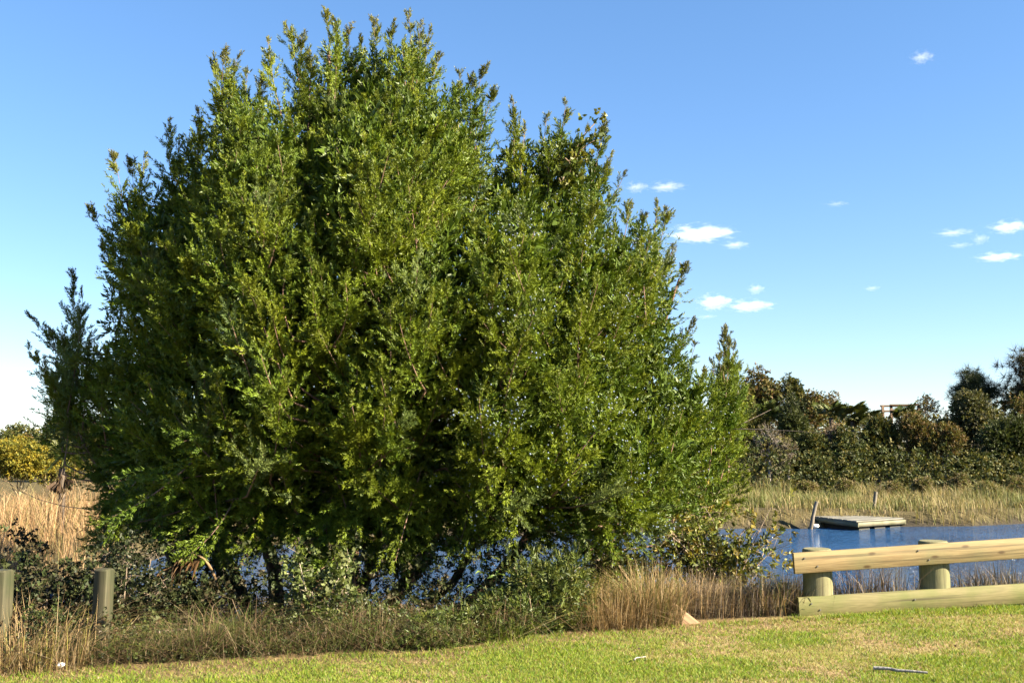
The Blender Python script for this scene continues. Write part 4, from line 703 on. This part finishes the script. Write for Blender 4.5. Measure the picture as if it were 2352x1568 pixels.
shrub('dark_shrub', 'dark airy shrub right behind the middle-left square post', 290, 1420, 8.6, 185, 100, [(.03, .04, .014), (.05, .055, .022), (.022, .03, .012)], 1100, .08, SMALL, M_GLOSSY, 20)  # leaf colours of this and the following dark shrubs imitate deep shade
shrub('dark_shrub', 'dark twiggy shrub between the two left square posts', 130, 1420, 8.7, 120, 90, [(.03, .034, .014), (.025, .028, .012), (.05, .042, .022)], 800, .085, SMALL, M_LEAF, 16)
shrub('dark_shrub', 'low shade-coloured bush behind the cut-off left post', 10, 1420, 9.2, 125, 70, [(.03, .036, .015), (.025, .028, .012)], 600, .085, SMALL, M_LEAF, 12)
shrub('dark_shrub', 'shade-coloured bush under the left skirt of the cedar', 440, 1420, 9.3, 130, 110, [(.03, .04, .014), (.025, .032, .012)], 900, .09, SMALL, M_LEAF, 16)
# broad pale-leaved plant: each leaf a part
def leaf_mesh(col):
    g = Geo(); t = np.linspace(0, 1, 7); w = .30 * np.sin(math.pi * t ** .8) ** .9; z = .12 * np.sin(math.pi * t) - .25 * t ** 2
    V = np.concatenate([np.stack([w * s_ * .5, t, z + (abs(s_) * .10 * w / .3)], 1) for s_ in (-1, 0, 1)]); F = [[k + i * 7, k + 1 + i * 7, k + 8 + i * 7, k + 7 + i * 7] for i in range(2) for k in range(6)]; g.add(V, F, col); return g.mesh('leaf', M_GLOSSY, True)
LM = [leaf_mesh(c) for c in ((.16, .22, .06), (.10, .16, .035), (.24, .28, .14))]
pb = at(1130, 1420, 8.75); pb[2] = g1(pb[0], pb[1]); plant = thing('broadleaf_plant', 'broad pale green leaved plant catching the sun under the cedar', 'plant', pb, 'shrubs along the lawn edge')
for k in range(9):
    e = at(R.uniform(1070, 1215), R.uniform(1305, 1375), 8.7 + R.uniform(-.15, .15)); P = bez(pb, (pb + e) / 2 + [0, 0, .1], e, 7); g = Geo(); tube(g, P, np.linspace(.006, .003, 7), 5, (.2, .19, .08)); g.build('stem', M_BARK, plant, True, pb)
    for q in range(6):
        i = 6 if q < 3 else 4 if q < 5 else 3; l = link('leaf', LM[R.integers(0, 3)], plant, tuple(P[i] - pb)); s_ = R.uniform(.08, .135); l.scale = (s_,) * 3; l.rotation_euler = (R.uniform(-.4, .7), R.normal() * .4, q * 2.1 + R.uniform(-.5, .5))
# arched dead palm frond and pale stick under the left of the cedar
db = at(500, 1345, 8.9); dfr = thing('dead_palm_frond', 'arched brown dead palm frond under the left of the cedar', 'frond', db); e = at(400, 1300, 8.7); m_ = at(465, 1230, 8.8); g = Geo(); P = bez(db, m_, e, 12) - db; tube(g, P, np.linspace(.016, .006, 12), 6, (.15, .095, .045)); g.build('stalk', M_BARK, dfr, True)
for k in range(16):
    i = 5 + k % 7; d = unit(np.array([-.5 + R.normal() * .4, -.3 + R.normal() * .4, -.6])); l = R.uniform(.12, .28); s_ = unit(np.cross(d, R.normal(size=3))) * .009; a = P[i]; g = Geo(); g.add([a, a + d * l * .5 + s_ + [0, 0, .03], a + d * l + [0, 0, -.05], a + d * l * .5 - s_ + [0, 0, .03]], [[0, 1, 2], [0, 2, 3]], np.array([.17, .10, .05]) * R.uniform(.6, 1.3)); g.build('leaflet', M_DRY, dfr)
stick('pale bleached stick lying in the shade between post and brambles', [(362, 1470), (395, 1462), (425, 1466)], .014, (.42, .34, .30), z=.16)

# ------------------------------------------------------------------ clouds
print('TRIS', sum(sum(len(p.vertices) - 2 for p in m.polygons) if len(m.polygons) < 300000 else len(m.polygons) for m in bpy.data.meshes)) if 0 else None
CL = [(2117,132,30,16,.8,'small cloud alone high at the right'),(1462,430,30,14,.8,'left half of the cloud pair beside the upper cedar'),(1530,429,46,12,.8,'right half of the cloud pair beside the upper cedar'),(1922,468,30,6,.45,'thin faint streak of cloud in the middle of the right sky'),(1605,537,84,19,1.5,'long bright cloud touching the right edge of the cedar'),(1688,562,34,10,.9,'small cloud at the right end of the long bright cloud'),(1736,664,22,13,1.1,'little round cloud above the lower long cloud'),(1640,693,44,20,1.5,'bright left part of the lower long cloud'),(1722,702,58,15,1.1,'fading right part of the lower long cloud'),(2003,662,20,7,.7,'tiny cloud low in the middle of the right sky'),(2318,521,50,16,1.3,'bright cloud at the right edge of the sky'),(2190,534,48,9,.6,'thin wisp left of the bright right-edge cloud'),(2252,549,22,15,.8,'small puff under the bright right-edge cloud'),(2205,563,32,7,.5,'faint wisp below the thin wisp'),(2292,590,54,11,1.3,'lowest bright cloud at the right edge'),(1622,727,28,6,.4,'faintest wisp under the lower long cloud')]
ic = bpy.data.meshes.new('cloud'); import bmesh
bm = bmesh.new(); bmesh.ops.create_icosphere(bm, subdivisions=3, radius=1.0); bm.to_mesh(ic); bm.free(); ic.materials.append(M_CLOUD)
for k, (px, py, w, h, den, lab) in enumerate(CL):
    Y = 1500; c = at(px, py, Y); o = link('cloud', ic, None, tuple(c)); s_ = Y / F0 * 1.65; o.scale = (w * s_, w * s_ * .7, h * s_); o.color = (den, den, den, 1); tag(o, lab, 'cloud', 'small clouds in the sky')
